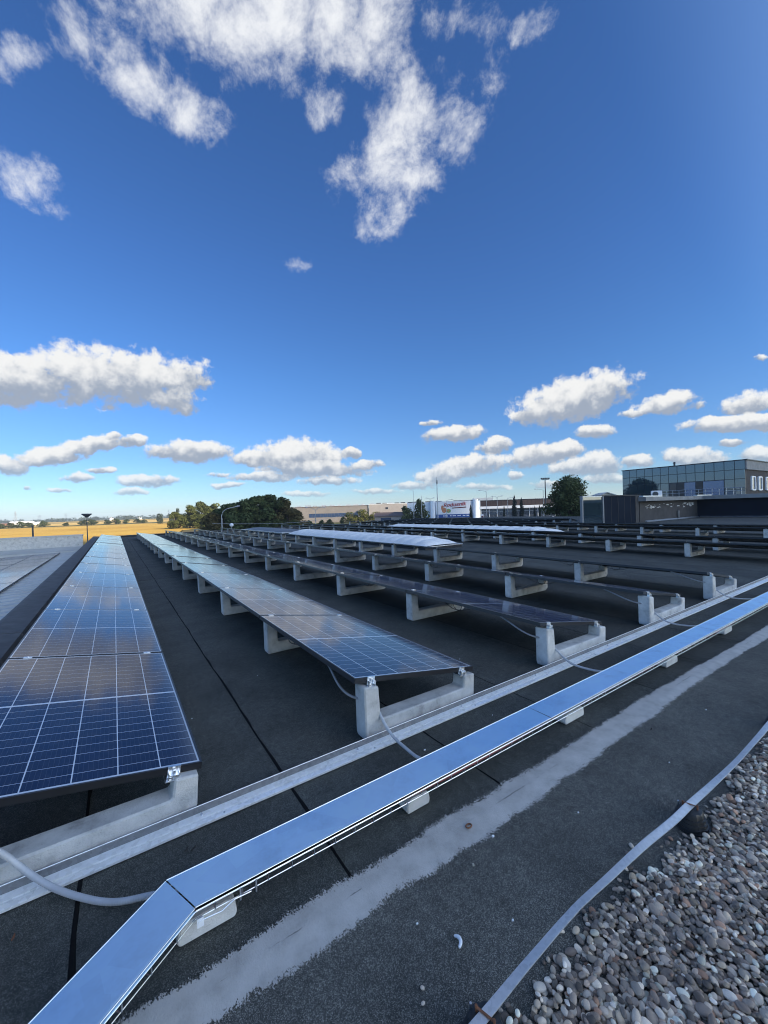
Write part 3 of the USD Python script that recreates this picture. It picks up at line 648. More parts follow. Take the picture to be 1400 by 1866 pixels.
# wire mesh basket below the covers
def run_pts(off_y, z):
    w = (off_y - YN) / (YF - YN)
    k = KN + (KF - KN) * w
    e = k + DD * 2.6
    return [(*e, z), (*k, z), (14.3, off_y, z)]
for zz in (.092, .118):
    for oy in (YN + .006, YF - .006):
        m = MB(); m.tube(run_pts(oy, zz), .0024, 6); obj('basket_wire', m, 'wire_steel', tray)
for w_ in (.25, .5, .75):
    m = MB(); m.tube(run_pts(YN + (YF - YN) * w_, .0905), .0022, 5); obj('basket_wire', m, 'wire_steel', tray)
def hoop(p, q, name='basket_hoop'):
    p, q = np.array(p), np.array(q)
    u = (q - p) / np.linalg.norm(q - p)
    a, b = p + u * .003, q - u * .003
    m = MB(); m.tube([(*a, .124), (*a, .092), (*(a + u * .006), .087), (*(b - u * .006), .087), (*b, .092), (*b, .124)], .0021, 5)
    obj(name, m, 'wire_steel', tray)
x = .27
while x < 9:
    hoop((x, YN), (x, YF)); x += .1 if x < 3 else .2
for s_ in np.arange(.08, 2.5, .1):
    c = KN + DD * s_
    hoop(c, c + NN * (YF - YN) * .985)
# cables lying in the basket
for k, (oy, mt, r_) in enumerate(((.03, 'red_cable', .0055), (.05, 'black_cable', .006), (.078, 'black_cable', .006), (.105, 'red_cable', .0055), (.14, 'black_cable', .0065))):
    base = run_pts(YN + oy, .100)
    pts = []
    for (a, b, n) in ((base[0], base[1], 14), (base[1], base[2], 90)):
        for s_ in np.linspace(0, 1, n, endpoint=False):
            q = np.array(a) * (1 - s_) + np.array(b) * s_
            q[1] += .008 * math.sin(q[0] * (3 + k) + k); q[2] += .004 * math.sin(q[0] * 2.3 + k * 2)
            pts.append(q)
    m = MB(); m.tube(pts, r_, 6); obj('cable', m, mt, tray)
# side strip and fixing plate at the bend
m = MB(); m.box(.205, .228, YN - .008, YN - .005, .066, .098).box(.211, .222, YN - .0105, YN - .008, .078, .089); obj('fixing_plate', m, 'white_paint', tray)
for bx in (.36, .42):
    m = MB(); m.box(bx - .003, bx + .003, YN - .004, YN - .001, .078, .128); obj('hanger', m, 'wire_steel', tray)
m = MB(); m.tube([(.22, YN - .006, .088), (.29, YN - .012, .086), (.335, YN - .008, .100), (.40, YN - .004, .092)], .0022, 5); obj('earth_wire', m, 'wire_steel', tray)

for i, (a, b, hgt, lab) in enumerate(((.140, .352, .078, 'nearest concrete support block, beneath the bend of the cable tray'), (1.19, 1.345, .070, 'second concrete support block from the bend of the cable tray'), (2.59, 2.83, .070, 'third concrete support block along the cable tray'),
                                      (4.22, 4.47, .070, 'fourth concrete support block along the cable tray'), (5.75, 6.0, .070, 'fifth concrete support block along the cable tray, by the right edge'), (7.4, 7.65, .07, None))):
    if lab is None:
        continue
    w = b - a
    pts = [(-w / 2 + .012, 0), (w / 2 - .006, 0), (w / 2, .02), (w / 2 - .006, hgt * .8), (w / 2 - .022, hgt), (-w / 2 + .03, hgt), (-w / 2 + .012, hgt * .75), (-w / 2, .018)]
    bm = loft_block(pts, .17, .006)
    t = obj('tray_support_block', bm, 'concrete', None, smooth=28)
    UsdGeom.Xformable(t).AddTranslateOp().Set(Gf.Vec3d((a + b) / 2, 1.728 if i else 1.715, .0085))
    tag(t, lab, 'concrete block', 'support blocks under the cable tray')

# ---------------------------------------------------------------- grey flexible conduits
def spline(pts, n):
    from scipy.interpolate import CubicSpline
    p = np.array(pts, float)
    d = np.concatenate([[0], np.cumsum(np.linalg.norm(np.diff(p, axis=0), axis=1))])
    return CubicSpline(d, p)(np.linspace(0, d[-1], n))
def conduit(pts, r, label, ribbed=True, name='conduit', mat='grey_conduit'):
    p = spline(pts, 3)
    L = np.linalg.norm(np.diff(spline(pts, 60), axis=0), axis=1).sum()
    n = int(L / (.0026 if ribbed else .015))
    p = spline(pts, n)
    rr = r * (1 + .07 * np.array([0, 1, 1, 0] * (n // 4 + 1))[:n]) if ribbed else r
    m = MB(); m.tube(p, rr, 12 if ribbed else 8)
    t = thing(name, label, 'conduit', group='grey conduits from the panel rows to the cable tray')
    obj('flexible_pipe', m, mat, t, smooth=50)
    return t
conduit([(-.66, 2.38, .37), (-.53, 2.30, .285), (-.432, 2.278, .204), (-.362, 2.25, .122), (-.29, 2.195, .064), (-.155, 2.06, .030), (-.02, 1.945, .028), (.075, 1.885, .045), (.15, 1.80, .075), (.20, 1.72, .108)], .0115,
        'thick ribbed grey conduit curling over the channel at the bottom left')
CL = ['grey conduit from the second panel row down to the cable tray', 'grey conduit from the third panel row down to the cable tray', 'grey conduit from the fourth panel row down to the cable tray', 'grey conduit from the fifth panel row down to the cable tray']
for k in range(1, 5):
    x = ROWX[k]
    t = conduit([(x + .20, 2.42, .175), (x + .168, 2.33, .175), (x + .165, 2.25, .120), (x + .175, 2.17, .072), (x + .165 + .02 * k, 2.05, .050), (x + .13 + .05 * k, 1.90, .062), (x + .12 + .07 * k, 1.78, .100), (x + .12 + .07 * k, 1.73, .112)], .0095, CL[k - 1], ribbed=k < 3)
    a = spline([(x + .052, 2.40, .275), (x + .012, 2.46, .288), (x - .004, 2.60, .325), (x + .03, 2.86, .392)], 30)
    m = MB(); m.tube(a, .0085, 8); obj('upper_pipe', m, 'dark_pipe', t, smooth=50)
# black leads hanging under the panels
for k, (r, ys) in enumerate(((2, (3.3, 5.4)), (3, (3.6, 6.1)), (4, (3.5, 4.4, 7.8)), (1, (3.4,)))):
    for q, yy in enumerate(ys):
        x = ROWX[r] + .06
        m = MB(); m.tube(spline([(x, yy, .39), (x + .03, yy + .12, .345), (x - .01, yy + .28, .332), (x + .02, yy + .42, .355), (x + .02, yy + .55, .39)], 24), .0038, 6)
        m.tube(spline([(x + .02, yy + .18, .385), (x + .02, yy + .22, .325), (x + .03, yy + .30, .325), (x + .02, yy + .33, .385)], 16), .0038, 6)
        t = thing('panel_lead', f'{ORD[q]} black lead looping below {ROWNAME[r]}', 'cable', group='black leads hanging under the panels')
        obj('lead', m, 'black_cable', t)

# ---------------------------------------------------------------- flat bar conductor on rubber feet
zb_old = [(-.4, .098), (.0, .088), (.40, .082), (.822, .093), (1.05, .080), (1.22, .074), (1.36, .083), (1.60, .074), (1.85, .070), (2.05, .088), (2.262, .099), (2.5, .090), (2.62, .076), (2.9, .070), (3.2, .078), (3.5, .092), (3.70, .097), (4.1, .08), (4.7, .075), (5.14, .097), (5.8, .08)]
yb = [(-.4, .79), (.822, .816), (1.08, .833), (1.313, .842), (1.58, .833), (1.85, .826), (2.17, .800), (2.262, .797), (2.54, .789), (2.96, .780), (3.43, .780), (3.7, .778), (5.8, .76)]
zb = [(-.4, .094), (.4, .090), (.822, .0945), (1.05, .090), (1.31, .0885), (1.36, .0905), (1.60, .088), (1.9, .088), (2.262, .0965), (2.5, .093), (2.9, .088), (3.3, .090), (3.70, .0965), (4.4, .088), (5.14, .095), (5.8, .088)]
x = np.linspace(-.4, 5.8, 160)
from scipy.interpolate import PchipInterpolator
z = PchipInterpolator(*zip(*zb))(x); y = PchipInterpolator(*zip(*yb))(x) + .0015 * np.sin(x * 9) * np.exp(-((x - 1.7) ** 2))
hw, th = .0150, .0032
tw = .004 * np.sin(x * 3.7)
v = np.stack([np.stack([x, y - hw, z - tw], -1), np.stack([x, y - hw, z + th - tw], -1), np.stack([x, y - hw + .004, z + th + .0006 - tw], -1), np.stack([x, y + hw - .004, z + th + .0006 + tw], -1), np.stack([x, y + hw, z + th + tw], -1), np.stack([x, y + hw, z + tw], -1)], 1)
n, c = v.shape[:2]
i, q = np.meshgrid(np.arange(n - 1), np.arange(c), indexing='ij')
bar = thing('flat_bar', 'long flat galvanised lightning conductor bar on black feet beside the gravel', 'lightning conductor')
obj('bar', MB().add(v.reshape(-1, 3), np.stack([i * c + q, i * c + (q + 1) % c, (i + 1) * c + (q + 1) % c, (i + 1) * c + q], -1).reshape(-1, 4)), 'galvanised_bar', bar, smooth=40)
def foot_mesh():
    m = MB()
    rings = []
    prof = [(.078, 0), (.078, .006), (.072, .007), (.072, .020), (.067, .021), (.066, .036), (.061, .037), (.060, .052), (.055, .053), (.053, .070), (.047, .078), (.030, .083), (.0, .084)]
    an = np.linspace(0, 2 * math.pi, 25)[:-1]
    v = []
    for r_, z_ in prof:
        rr = r_ * (1 - .10 * (np.abs(np.cos(2 * an)) < .25)) if r_ > 0 else 0 * an
        v.append(np.stack([rr * np.cos(an), rr * np.sin(an), np.full(24, z_)], -1))
    v = np.vstack(v); k = len(prof)
    i, q = np.meshgrid(np.arange(k - 1), np.arange(24), indexing='ij')
    m.add(v, np.stack([i * 24 + q, i * 24 + (q + 1) % 24, (i + 1) * 24 + (q + 1) % 24, (i + 1) * 24 + q], -1).reshape(-1, 4))
    return m
for xx, lab in ((.848, 'black rubber foot under the flat bar at the bottom edge'), (2.262, 'black rubber foot under the flat bar halfway along the gravel'), (3.70, 'black rubber foot under the flat bar by the right edge'), ):
    yy = float(PchipInterpolator(*zip(*yb))(xx)); zz = float(PchipInterpolator(*zip(*zb))(xx))
    t = thing('bar_foot', lab, 'bar holder', (xx, yy, .0045), (0, 0, 17), group='black feet holding the flat bar')
    obj('rubber_base', foot_mesh(), 'black_plastic', t, smooth=30)
    m = MB(); zc = zz - .0045
    m.box(-.0032, .0032, -.031, .031, zc + .0048, zc + .0072)
    for s_ in (-1, 1):
        m.box(-.007, .007, s_ * .030 - .008, s_ * .030 + .008, zc + .004, zc + .0072) if False else m.cyl(0, s_ * .028, .078, zc + .011, .0042, sides=8)
    obj('clip', m, 'rust', t)
    m = MB(); m.cyl(.0, .046, .07, zc + .004, .004, sides=8); obj('pin', m, 'wire_steel', t)

# ---------------------------------------------------------------- gravel
rp = np.random.default_rng(21)
TONES = [((.30, .29, .275), .4), ((.40, .385, .36), .4), ((.20, .19, .185), .5), ((.26, .23, .21), .5), ((.52, .50, .475), .35), ((.16, .145, .14), .5), ((.24, .165, .13), .5), ((.34, .31, .26), .45), ((.44, .44, .44), .3), ((.13, .125, .125), .5)]
for k, (c, r_) in enumerate(TONES):
    c = np.minimum(np.array(c) * [1.62, 1.38, 1.12], .74)
    N = {'tc': ('texture_coordinate', {}), 'o': ('object_info', {}), 'n': ('noise_texture', {'scale': 42.0, 'detail': 6.0, 'roughness': .65}), 'om': ('vector_math', {'math_type': 'scale', 'scale': 37.0}), 'cx': ('combine_xyz', {}), 'ad': ('vector_math', {'math_type': 'add'}),
         'r': ('rgb_ramp', {'ramp': [(.28, tuple(c * .55)), (.5, tuple(c)), (.75, tuple(np.minimum(c * 1.35, .8)))]}), 'hm': ('map_range', {'to_min': .32, 'to_max': 1.55}), 'h': ('hsv', {}), 'p': ('principled_bsdf', {'roughness': .62, 'specular_ior_level': .4}), 'b': ('bump', {'distance': .0012})}
    L = [('o.random', 'cx.x'), ('cx.vector', 'om.vector1'), ('tc.object', 'ad.vector1'), ('om.vector', 'ad.vector2'), ('ad.vector', 'n.vector'), ('n.fac', 'r.fac'), ('o.random', 'hm.value'), ('hm.result', 'h.value'), ('r.color', 'h.color'), ('h.color', 'p.base_color'), ('n.fac', 'b.height'), ('b.normal', 'p.normal')]
    usdkit.material(stage, f'/World/Looks/pebble_{k}', N, L, surface='p.BSDF')
def pebble(k, sub=2):
    m = trimesh.creation.icosphere(subdivisions=sub)
    r_ = np.random.default_rng(100 + k)
    v = m.vertices * (1 + .42 * (meshkit.fbm(m.vertices * .95 + r_.uniform(0, 20, 3), 3, seed=k) - .5))[:, None]
    v = np.sign(v) * np.abs(v) ** r_.uniform(.85, 1.05)
    v *= np.array([1.0, r_.uniform(.60, .86), r_.uniform(.42, .64)])
    return v, m.faces
gravel = UsdGeom.PointInstancer.Define(stage, '/World/gravel')
tag(gravel, 'washed river pebbles spread along the near right edge of the roof', 'gravel', kind='stuff')
pts, quats, scl, idx = [], [], [], []
def edge_y(x):
    return float(np.interp(x, [-1, .94, 1.19, 1.46, 1.73, 2.05, 2.38, 2.7, 3.1, 6], [.79, .818, .836, .828, .82, .79, .772, .795, .80, .78])) + .012 * math.sin(x * 9) + .014 * math.sin(x * 23.0)
from scipy.spatial.transform import Rotation
for layer, (z0, keep) in enumerate(((.007, 1.0), (.015, .95), (.022, .6))):
    sp = .0205
    for ix in range(int(5.0 / sp)):
        for iy in range(int(1.95 / (sp * .866))):
            x = -.7 + (ix + .5 * (iy % 2)) * sp + rp.normal(0, .006); y = -.95 + iy * sp * .866 + rp.normal(0, .006)
            d = edge_y(x) + rp.normal(0, .018) - y
            if d < layer * .028 or rp.random() > keep or (layer == 2 and y < -.4):
                continue
            if min(math.hypot(x - fx_, y - .80) for fx_ in (.848, 2.262, 3.70)) < .092:
                continue
            pts.append((x, y, z0 + .004 * rp.normal())); q = Rotation.from_euler('zyx', [rp.uniform(0, 6.283), rp.normal(0, .28), rp.normal(0, .28)]).as_quat()
            quats.append(Gf.Quath(float(q[3]), float(q[0]), float(q[1]), float(q[2])))
            s_ = float(np.clip(rp.lognormal(math.log(.0110), .28), .0065, .022)); scl.append((s_, s_, s_)); idx.append(int(rp.choice(20, p=np.array([.13, .12, .12, .1, .08, .11, .04, .1, .08, .12] * 2) / 2)))
for k in range(20):
    pr = usdkit.mesh(stage, f'/World/gravel/pebble_{k:03d}', pebble(k), f'/World/Looks/pebble_{k % 10}', True)
    gravel.GetPrototypesRel().AddTarget(pr.GetPath())
gravel.CreateProtoIndicesAttr(Vt.IntArray(idx)); gravel.CreatePositionsAttr(Vt.Vec3fArray.FromNumpy(np.array(pts, np.float32)))
gravel.CreateOrientationsAttr(Vt.QuathArray(quats)); gravel.CreateScalesAttr(Vt.Vec3fArray.FromNumpy(np.array(scl, np.float32)))
print('pebbles', len(pts))
STRAY = [(1.84, .885, .015, 'dark pebble that strayed past the flat bar near the second foot'), (1.90, .90, .013, 'grey pebble beside a dark one beyond the flat bar'), (.787, 1.032, .008, 'small pale pebble alone near the bottom edge'), (.763, 1.0, .007, 'tiny pebble just below a pale one near the bottom edge'), (1.253, 1.251, .008, 'small white chip on the felt by the painted joint'), (1.31, .875, .014, 'loose pebble lying apart at the gravel edge')]
for k, (x, y, s_, lab) in enumerate(STRAY):
    v, f = pebble(30 + k); o = obj('pebble', (v * s_, f), f'pebble_{(4, 0, 1, 0, 4, 1)[k] if k else 5}', None, smooth=True)
    UsdGeom.Xformable(o).AddTranslateOp().Set(Gf.Vec3d(x, y, .0045 + s_ * .5)); UsdGeom.Xformable(o).AddRotateZOp().Set(57.0 * k)
    tag(o, lab, 'pebble', 'loose pebbles on the felt')
# scraps: a curled white peel, chips, a dead leaf
m = MB(); a = np.linspace(-1.1, 1.3, 14); m.tube(np.stack([.022 * np.sin(a), -.022 * np.cos(a) + .01, .010 + .003 * np.cos(a * 2)], -1), .0062 * np.sqrt(np.clip(1 - (a / 1.5) ** 2, .1, 1)), 8)
o = obj('curled_scrap', m, 'white_paint', None, smooth=60); UsdGeom.Xformable(o).AddTranslateOp().Set(Gf.Vec3d(.975, 1.065, .004)); UsdGeom.Xformable(o).AddRotateZOp().Set(65.0)
tag(o, 'curled white scrap lying on the dark felt near the bottom', 'scrap')
m = MB(); a = np.linspace(0, 2 * math.pi, 15); m.tube(np.stack([.016 * np.cos(a), .011 * np.sin(a), np.full(15, .005)], -1), .0035, 6)
o = obj('seal_ring', m, 'rust', None); UsdGeom.Xformable(o).AddTranslateOp().Set(Gf.Vec3d(1.385, 1.405, .0145)); tag(o, 'small rusty ring lying on the grey painted joint', 'ring')
LF = [(.262, 2.075, 35, 'dry dark leaf sliver between the channel and the cable tray, right of a pair'), (.235, 2.09, 50, 'dry dark leaf sliver between the channel and the cable tray, left of a pair'), (2.998, 1.27, 10, 'dark crumpled leaf on the felt below the painted joint'), (-.36, 2.04, 80, 'brown leaf in the bottom left corner by the conduit'), (1.05, 1.95, 20, 'dark twig scrap on the felt behind the cable tray')]
for k, (x, y, rz, lab) in enumerate(LF):
    a = np.linspace(-1, 1, 9); w = .0045 * (1 - a * a) + .0004
    v = np.stack([np.stack([a * .015, w, .004 + .006 * a * a], -1), np.stack([a * .015, 0 * a, .001 + .005 * a * a], -1), np.stack([a * .015, -w, .005 + .006 * a * a], -1)], 1).reshape(-1, 3)
    i, q = np.meshgrid(np.arange(8), np.arange(2), indexing='ij')
    o = obj('dry_leaf', MB().add(v, np.stack([i * 3 + q, i * 3 + q + 1, (i + 1) * 3 + q + 1, (i + 1) * 3 + q], -1).reshape(-1, 4)), 'rust' if k == 3 else 'dead_leaf', None)
    UsdGeom.Xformable(o).AddTranslateOp().Set(Gf.Vec3d(x, y, .006)); UsdGeom.Xformable(o).AddRotateZOp().Set(float(rz)); tag(o, lab, 'leaf')
CHL = ['white chip on the lower edge of the grey painted joint', 'white chip beside the second conduit, behind the cable tray', 'white chip on the felt under the second panel row', 'white chip under the front of the second panel row, near its tall post', 'white chip beyond the front block of the second row', 'white chip on the near felt, left of the curled scrap', 'white chip on the near felt below the painted joint, middle', 'white chip on the near felt below the painted joint, farther right', 'white chip on the near felt left of the flat bar', 'white chip on the near felt towards the right edge', 'white chip in the aisle between the first two rows, nearer', 'white chip in the aisle between the first two rows, farther', 'white chip between channel and cable tray at the fourth row', 'white chip between channel and cable tray at the second row']
CH = [(1.44, 1.302), (1.62, 2.02), (2.55, 2.62), (1.55, 2.6), (2.9, 3.0), (.9, 1.2), (1.9, 1.15), (2.7, 1.05), (1.2, 1.0), (3.6, 1.15), (.45, 3.4), (1.1, 3.9), (4.4, 1.95), (2.3, 2.05)]
for k, (x, y) in enumerate(CH):
    v, f = pebble(50 + k, 1); o = obj('chip', (v * (.0075 if k < 3 else .005), f), 'white_paint', None)
    UsdGeom.Xformable(o).AddTranslateOp().Set(Gf.Vec3d(x, y, .011 if k == 0 else .009)); tag(o, CHL[k], 'chip', 'white chips scattered on the felt')


# ---------------------------------------------------------------- rooflights between the panel rows
def barrel(name, x0, x1, y0, y1, zb, zc, label, mat, ribs=True):
    t = thing(name, label, 'rooflight', group='ribbed rooflights between the rows')
    m = MB(); m.box(x0 - .06, x1 + .06, y0 - .06, y1 + .06, .004, zb - .002); obj('kerb', m, 'felt_dark', t)
    m = MB()
    for (a, b, c, d) in ((x0 - .09, x1 + .09, y0 - .09, y0 + .0), (x0 - .09, x1 + .09, y1, y1 + .09), (x0 - .09, x0, y0, y1), (x1, x1 + .09, y0, y1)):
        m.box(a, b, c, d, zb - .001, zb + .03)
    obj('rim', m, 'aluminium', t)
    pitch = .70
    n = int(round((y1 - y0) / pitch))
    for k in range(n):
        ya, yb = y0 + (y1 - y0) * k / n, y0 + (y1 - y0) * (k + 1) / n
        ys = np.linspace(ya + .003, yb - .003, 19 if ribs else 4)
        xs = np.linspace(0, 1, 15)
        v = []
        for y in ys:
            ramp = min(1, (y - y0) / 1.3 + .06, (y1 - y) / 1.3 + .06)
            h = (zc - zb) * math.sin(ramp * math.pi / 2)
            rib = (.075 * abs(math.sin((y - ya) / (yb - ya) * math.pi)) ** .6 if ribs else 0)
            v.append([(x0 + (x1 - x0) * s, y, zb + .031 + (h * math.sin(s * math.pi) ** .75 + rib * min(1, math.sin(s * math.pi) * 3)) * (s not in (0, 1))) for s in xs])
        v = np.array(v); a, b = v.shape[:2]
        i, q = np.meshgrid(np.arange(a - 1), np.arange(b - 1), indexing='ij')
        obj('ribbed_sheet' if ribs else 'flat_sheet', MB().add(v.reshape(-1, 3), np.stack([i * b + q, i * b + q + 1, (i + 1) * b + q + 1, (i + 1) * b + q], -1).reshape(-1, 4)), mat, t, smooth=40)
simple('rooflight_white', (.80, .78, .73), .6, var=.1, scale=3)
simple('rooflight_grey', (.11, .115, .12), .5, var=.15, scale=2)
barrel('rooflight', 9.55, 11.3, 11.5, 25.8, .10, .33, 'nearer white ribbed barrel rooflight rising behind the fifth panel row', 'rooflight_white')
barrel('rooflight', 17.0, 18.8, 11.6, 25.6, .12, .33, 'farther white ribbed rooflight, low and long between distant rows', 'rooflight_white')
barrel('rooflight', 9.55, 11.6, 26.6, 36.9, .16, .30, 'flat grey rooflight beyond the left end of the nearer white one', 'rooflight_grey', False)

# ---------------------------------------------------------------- the lower roof next door
nb = thing('adjoining_roof', 'lower ribbed metal roof of the adjoining building along the left edge', 'roof')
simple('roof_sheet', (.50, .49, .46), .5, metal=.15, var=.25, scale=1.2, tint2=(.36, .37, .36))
simple('roof_pan_shaded', (.17, .165, .155), .75, var=.35, scale=1.5)  # darker copy of the sheet: light and shade of the ribs painted in
NX0, NX1, NY0, NY1 = -14.0, -1.37, -6.0, 29.4
def nz(x):
    return -.30 - .035 * (-1.37 - x)
m = MB(); m.prism([(NX0, GROUND_Z), (NX1, GROUND_Z), (NX1, nz(NX1) - .02), (NX0, nz(NX0) - .02)], NY0, NY1); obj('building_body', m, 'concrete_wall', nb)
y = NY0
while y < NY1 - .9:
    m = MB()
    prof = []
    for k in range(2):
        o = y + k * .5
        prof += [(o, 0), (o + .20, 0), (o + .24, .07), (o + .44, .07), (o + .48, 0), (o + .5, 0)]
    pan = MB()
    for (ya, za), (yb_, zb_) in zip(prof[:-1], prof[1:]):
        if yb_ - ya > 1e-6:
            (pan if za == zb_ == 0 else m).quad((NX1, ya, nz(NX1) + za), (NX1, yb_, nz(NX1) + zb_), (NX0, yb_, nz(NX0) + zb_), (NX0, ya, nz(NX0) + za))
    sh = obj('ribbed_sheet', m, 'roof_sheet', nb); obj('pan', pan, 'roof_pan_shaded', sh); y += 1.0
m = MB(); m.box(-1.62, -1.37, NY0, NY1, -.258, -.235); obj('edge_flashing', m, 'felt_top', nb)
SRC_NP = source('neighbour_panel')
w_, l_ = 1.05, 1.68
m = MB()
for (a, b, c, e) in ((0, w_, 0, .012), (0, w_, l_ - .012, l_), (0, .012, .012, l_ - .012), (w_ - .012, w_, .012, l_ - .012)):
    m.box(a, b, c, e, -.04, 0)
obj('frame', m, 'black_frame', SRC_NP)
m = MB(); m.quad((.012, .012, -.002), (w_ - .012, .012, -.002), (w_ - .012, l_ - .012, -.002), (.012, l_ - .012, -.002), [(0, 0), (1, 0), (1, 1), (0, 1)]); obj('glass', m, 'panel_glass', SRC_NP, uv=True)
m = MB(); m.box(.02, w_ - .02, -.02, .02, -.10, -.0405).box(.02, w_ - .02, l_ * .5, l_ * .5 + .04, -.10, -.0405); obj('rail', m, 'aluminium', SRC_NP)
for c in range(5):
    for k in range(13):
        x = -2.42 - (c + 1) * 1.07
        copy_of(SRC_NP, 'roof_panel', (x, 5.4 + k * 1.7, nz(x) + .145), (rj.gauss(0, .1), -2.0 + rj.gauss(0, .1), 0),
                f'{ORD[k]} panel from the near end, {ORD[c]} column from the right, on the adjoining metal roof', 'solar panel', 'solar panels lying flat on the adjoining metal roof')
t = thing('end_wall', 'pale rendered parapet wall closing the adjoining roof before the field', 'parapet wall')
m = MB(); m.box(-16, -1.55, 29.42, 29.68, -.62, .60); obj('wall_face', m, 'concrete_wall', t)
m = MB(); m.prism_x([(29.38, .60), (29.72, .60), (29.72, .655), (29.38, .635)], -16, -1.52); obj('coping', m, 'galvanised_dull', t)
m = MB(); m.prism_x([(28.3, -.45), (29.42, -.45), (29.42, -.02), (29.2, -.06), (28.3, -.20)], -16, -1.55); obj('sloping_flashing', m, 'roof_sheet', t)

# ---------------------------------------------------------------- ground, roads, fields
def sheet(name, pts, z, mat, kind='structure'):
    pg = Polygon(pts)
    v, f = trimesh.creation.triangulate_polygon(pg, engine='earcut')
    return tag(obj(name, (np.column_stack([v, np.full(len(v), z)]), f), mat), kind=kind)
def field_mat(name, lo, hi, ang, fur=.35, var2=None):
    N = {'g': ('geometry', {}), 'mp': ('mapping', {'mapping_type': 'point', 'rotation': (0, 0, ang), 'scale': (.05, 1.2, 1.0)}), 'n': ('noise_texture', {'scale': .35, 'detail': 6.0, 'roughness': .65}), 'n2': ('noise_texture', {'scale': .018, 'detail': 6.0, 'roughness': .6}),
         'a': ('mix_float', {'fac': .5}), 'r': ('rgb_ramp', {'ramp': [(.36, lo), (.62, hi)]}), 'p': ('principled_bsdf', {'roughness': .9, 'specular_ior_level': .15})}
    L = [('g.position', 'mp.vector'), ('mp.vector', 'n.vector'), ('g.position', 'n2.vector'), ('n.fac', 'a.a'), ('n2.fac', 'a.b'), ('a.result', 'r.fac'), ('r.color', 'p.base_color')]
    usdkit.material(stage, '/World/Looks/' + name, N, L, surface='p.BSDF')
field_mat('meadow', (.045, .06, .02), (.12, .115, .045), .3)
field_mat('stubble', (.36, .20, .030), (.56, .36, .075), .9)
field_mat('pale_stubble', (.42, .27, .07), (.58, .40, .13), .5)
field_mat('rough_grass', (.075, .065, .025), (.16, .125, .05), 1.2)
field_mat('asphalt', (.042, .043, .045), (.06, .06, .062), .2)
m = MB(); R = 14000.0; an = np.linspace(0, 2 * math.pi, 49)[:-1]
v = np.vstack([[(0, 0, GROUND_Z)], np.stack([R * np.cos(an), R * np.sin(an), np.full(48, GROUND_Z)], -1)])
m.add(v, [(0, 1 + i, 1 + (i + 1) % 48) for i in range(48)]); tag(obj('ground', m, 'meadow'), kind='structure')
sheet('wheat_field', [(-900, 118), (-900, 400), (-300, 452), (-60, 470), (60, 455), (75, 300), (26, 200), (12, 125), (-60, 105)], GROUND_Z + .03, 'stubble')
sheet('verge', [(-900, 60), (-900, 117), (-60, 104), (12, 124), (25, 199), (60, 200), (40, 60)], GROUND_Z + .03, 'rough_grass')
sheet('far_field', [(-1100, 520), (-1100, 800), (-200, 880), (330, 900), (260, 560), (60, 540)], GROUND_Z + .03, 'pale_stubble')
sheet('farther_field', [(-1500, 1010), (-1500, 1200), (-200, 1300), (450, 1260), (500, 1040), (0, 980)], GROUND_Z + .03, 'stubble')
sheet('car_park', [(62, 60), (95, 175), (200, 150), (210, 40), (100, 36)], GROUND_Z + .03, 'asphalt')
sheet('yard', [(-60, 45), (60, 45), (60, 90), (-30, 80)], GROUND_Z + .06, 'asphalt')

# ---------------------------------------------------------------- trees
def leaf_mat(name, dark, light, tr=.3):
    N = {'g': ('geometry', {}), 'o': ('object_info', {}), 'n': ('noise_texture', {'scale': .55, 'detail': 3.0}), 'a': ('mix_float', {'fac': .55}), 'r': ('rgb_ramp', {'ramp': [(.1, dark), (.55, tuple((np.array(dark) + np.array(light)) / 2)), (.95, light)]}),
         'om': ('map_range', {'to_min': .75, 'to_max': 1.25}), 'h': ('hsv', {}), 'd': ('principled_bsdf', {'roughness': .6, 'specular_ior_level': .25}), 't': ('translucent_bsdf', {}), 'm': ('mix_closure', {'fac': tr})}
    L = [('g.random_per_island', 'a.a'), ('g.position', 'n.vector'), ('n.fac', 'a.b'), ('a.result', 'r.fac'), ('o.random', 'om.value'), ('om.result', 'h.value'), ('r.color', 'h.color'), ('h.color', 'd.base_color'), ('h.color', 't.color'), ('d.BSDF', 'm.closure1'), ('t.BSDF', 'm.closure2')]
    usdkit.material(stage, '/World/Looks/' + name, N, L, surface='m.closure')
leaf_mat('leaf_dark', (.046, .066, .024), (.17, .21, .072))
leaf_mat('leaf_mid', (.045, .060, .018), (.15, .165, .052))
leaf_mat('leaf_autumn', (.065, .058, .022), (.19, .145, .058))
leaf_mat('leaf_light', (.065, .078, .018), (.21, .20, .05))
leaf_mat('leaf_yellow', (.10, .11, .02), (.30, .28, .06))
leaf_mat('leaf_cypress', (.008, .015, .009), (.022, .036, .020), .15)
leaf_mat('leaf_far', (.035, .048, .030), (.085, .098, .058))
simple('bark', (.06, .048, .038), .9, var=.4, scale=9)


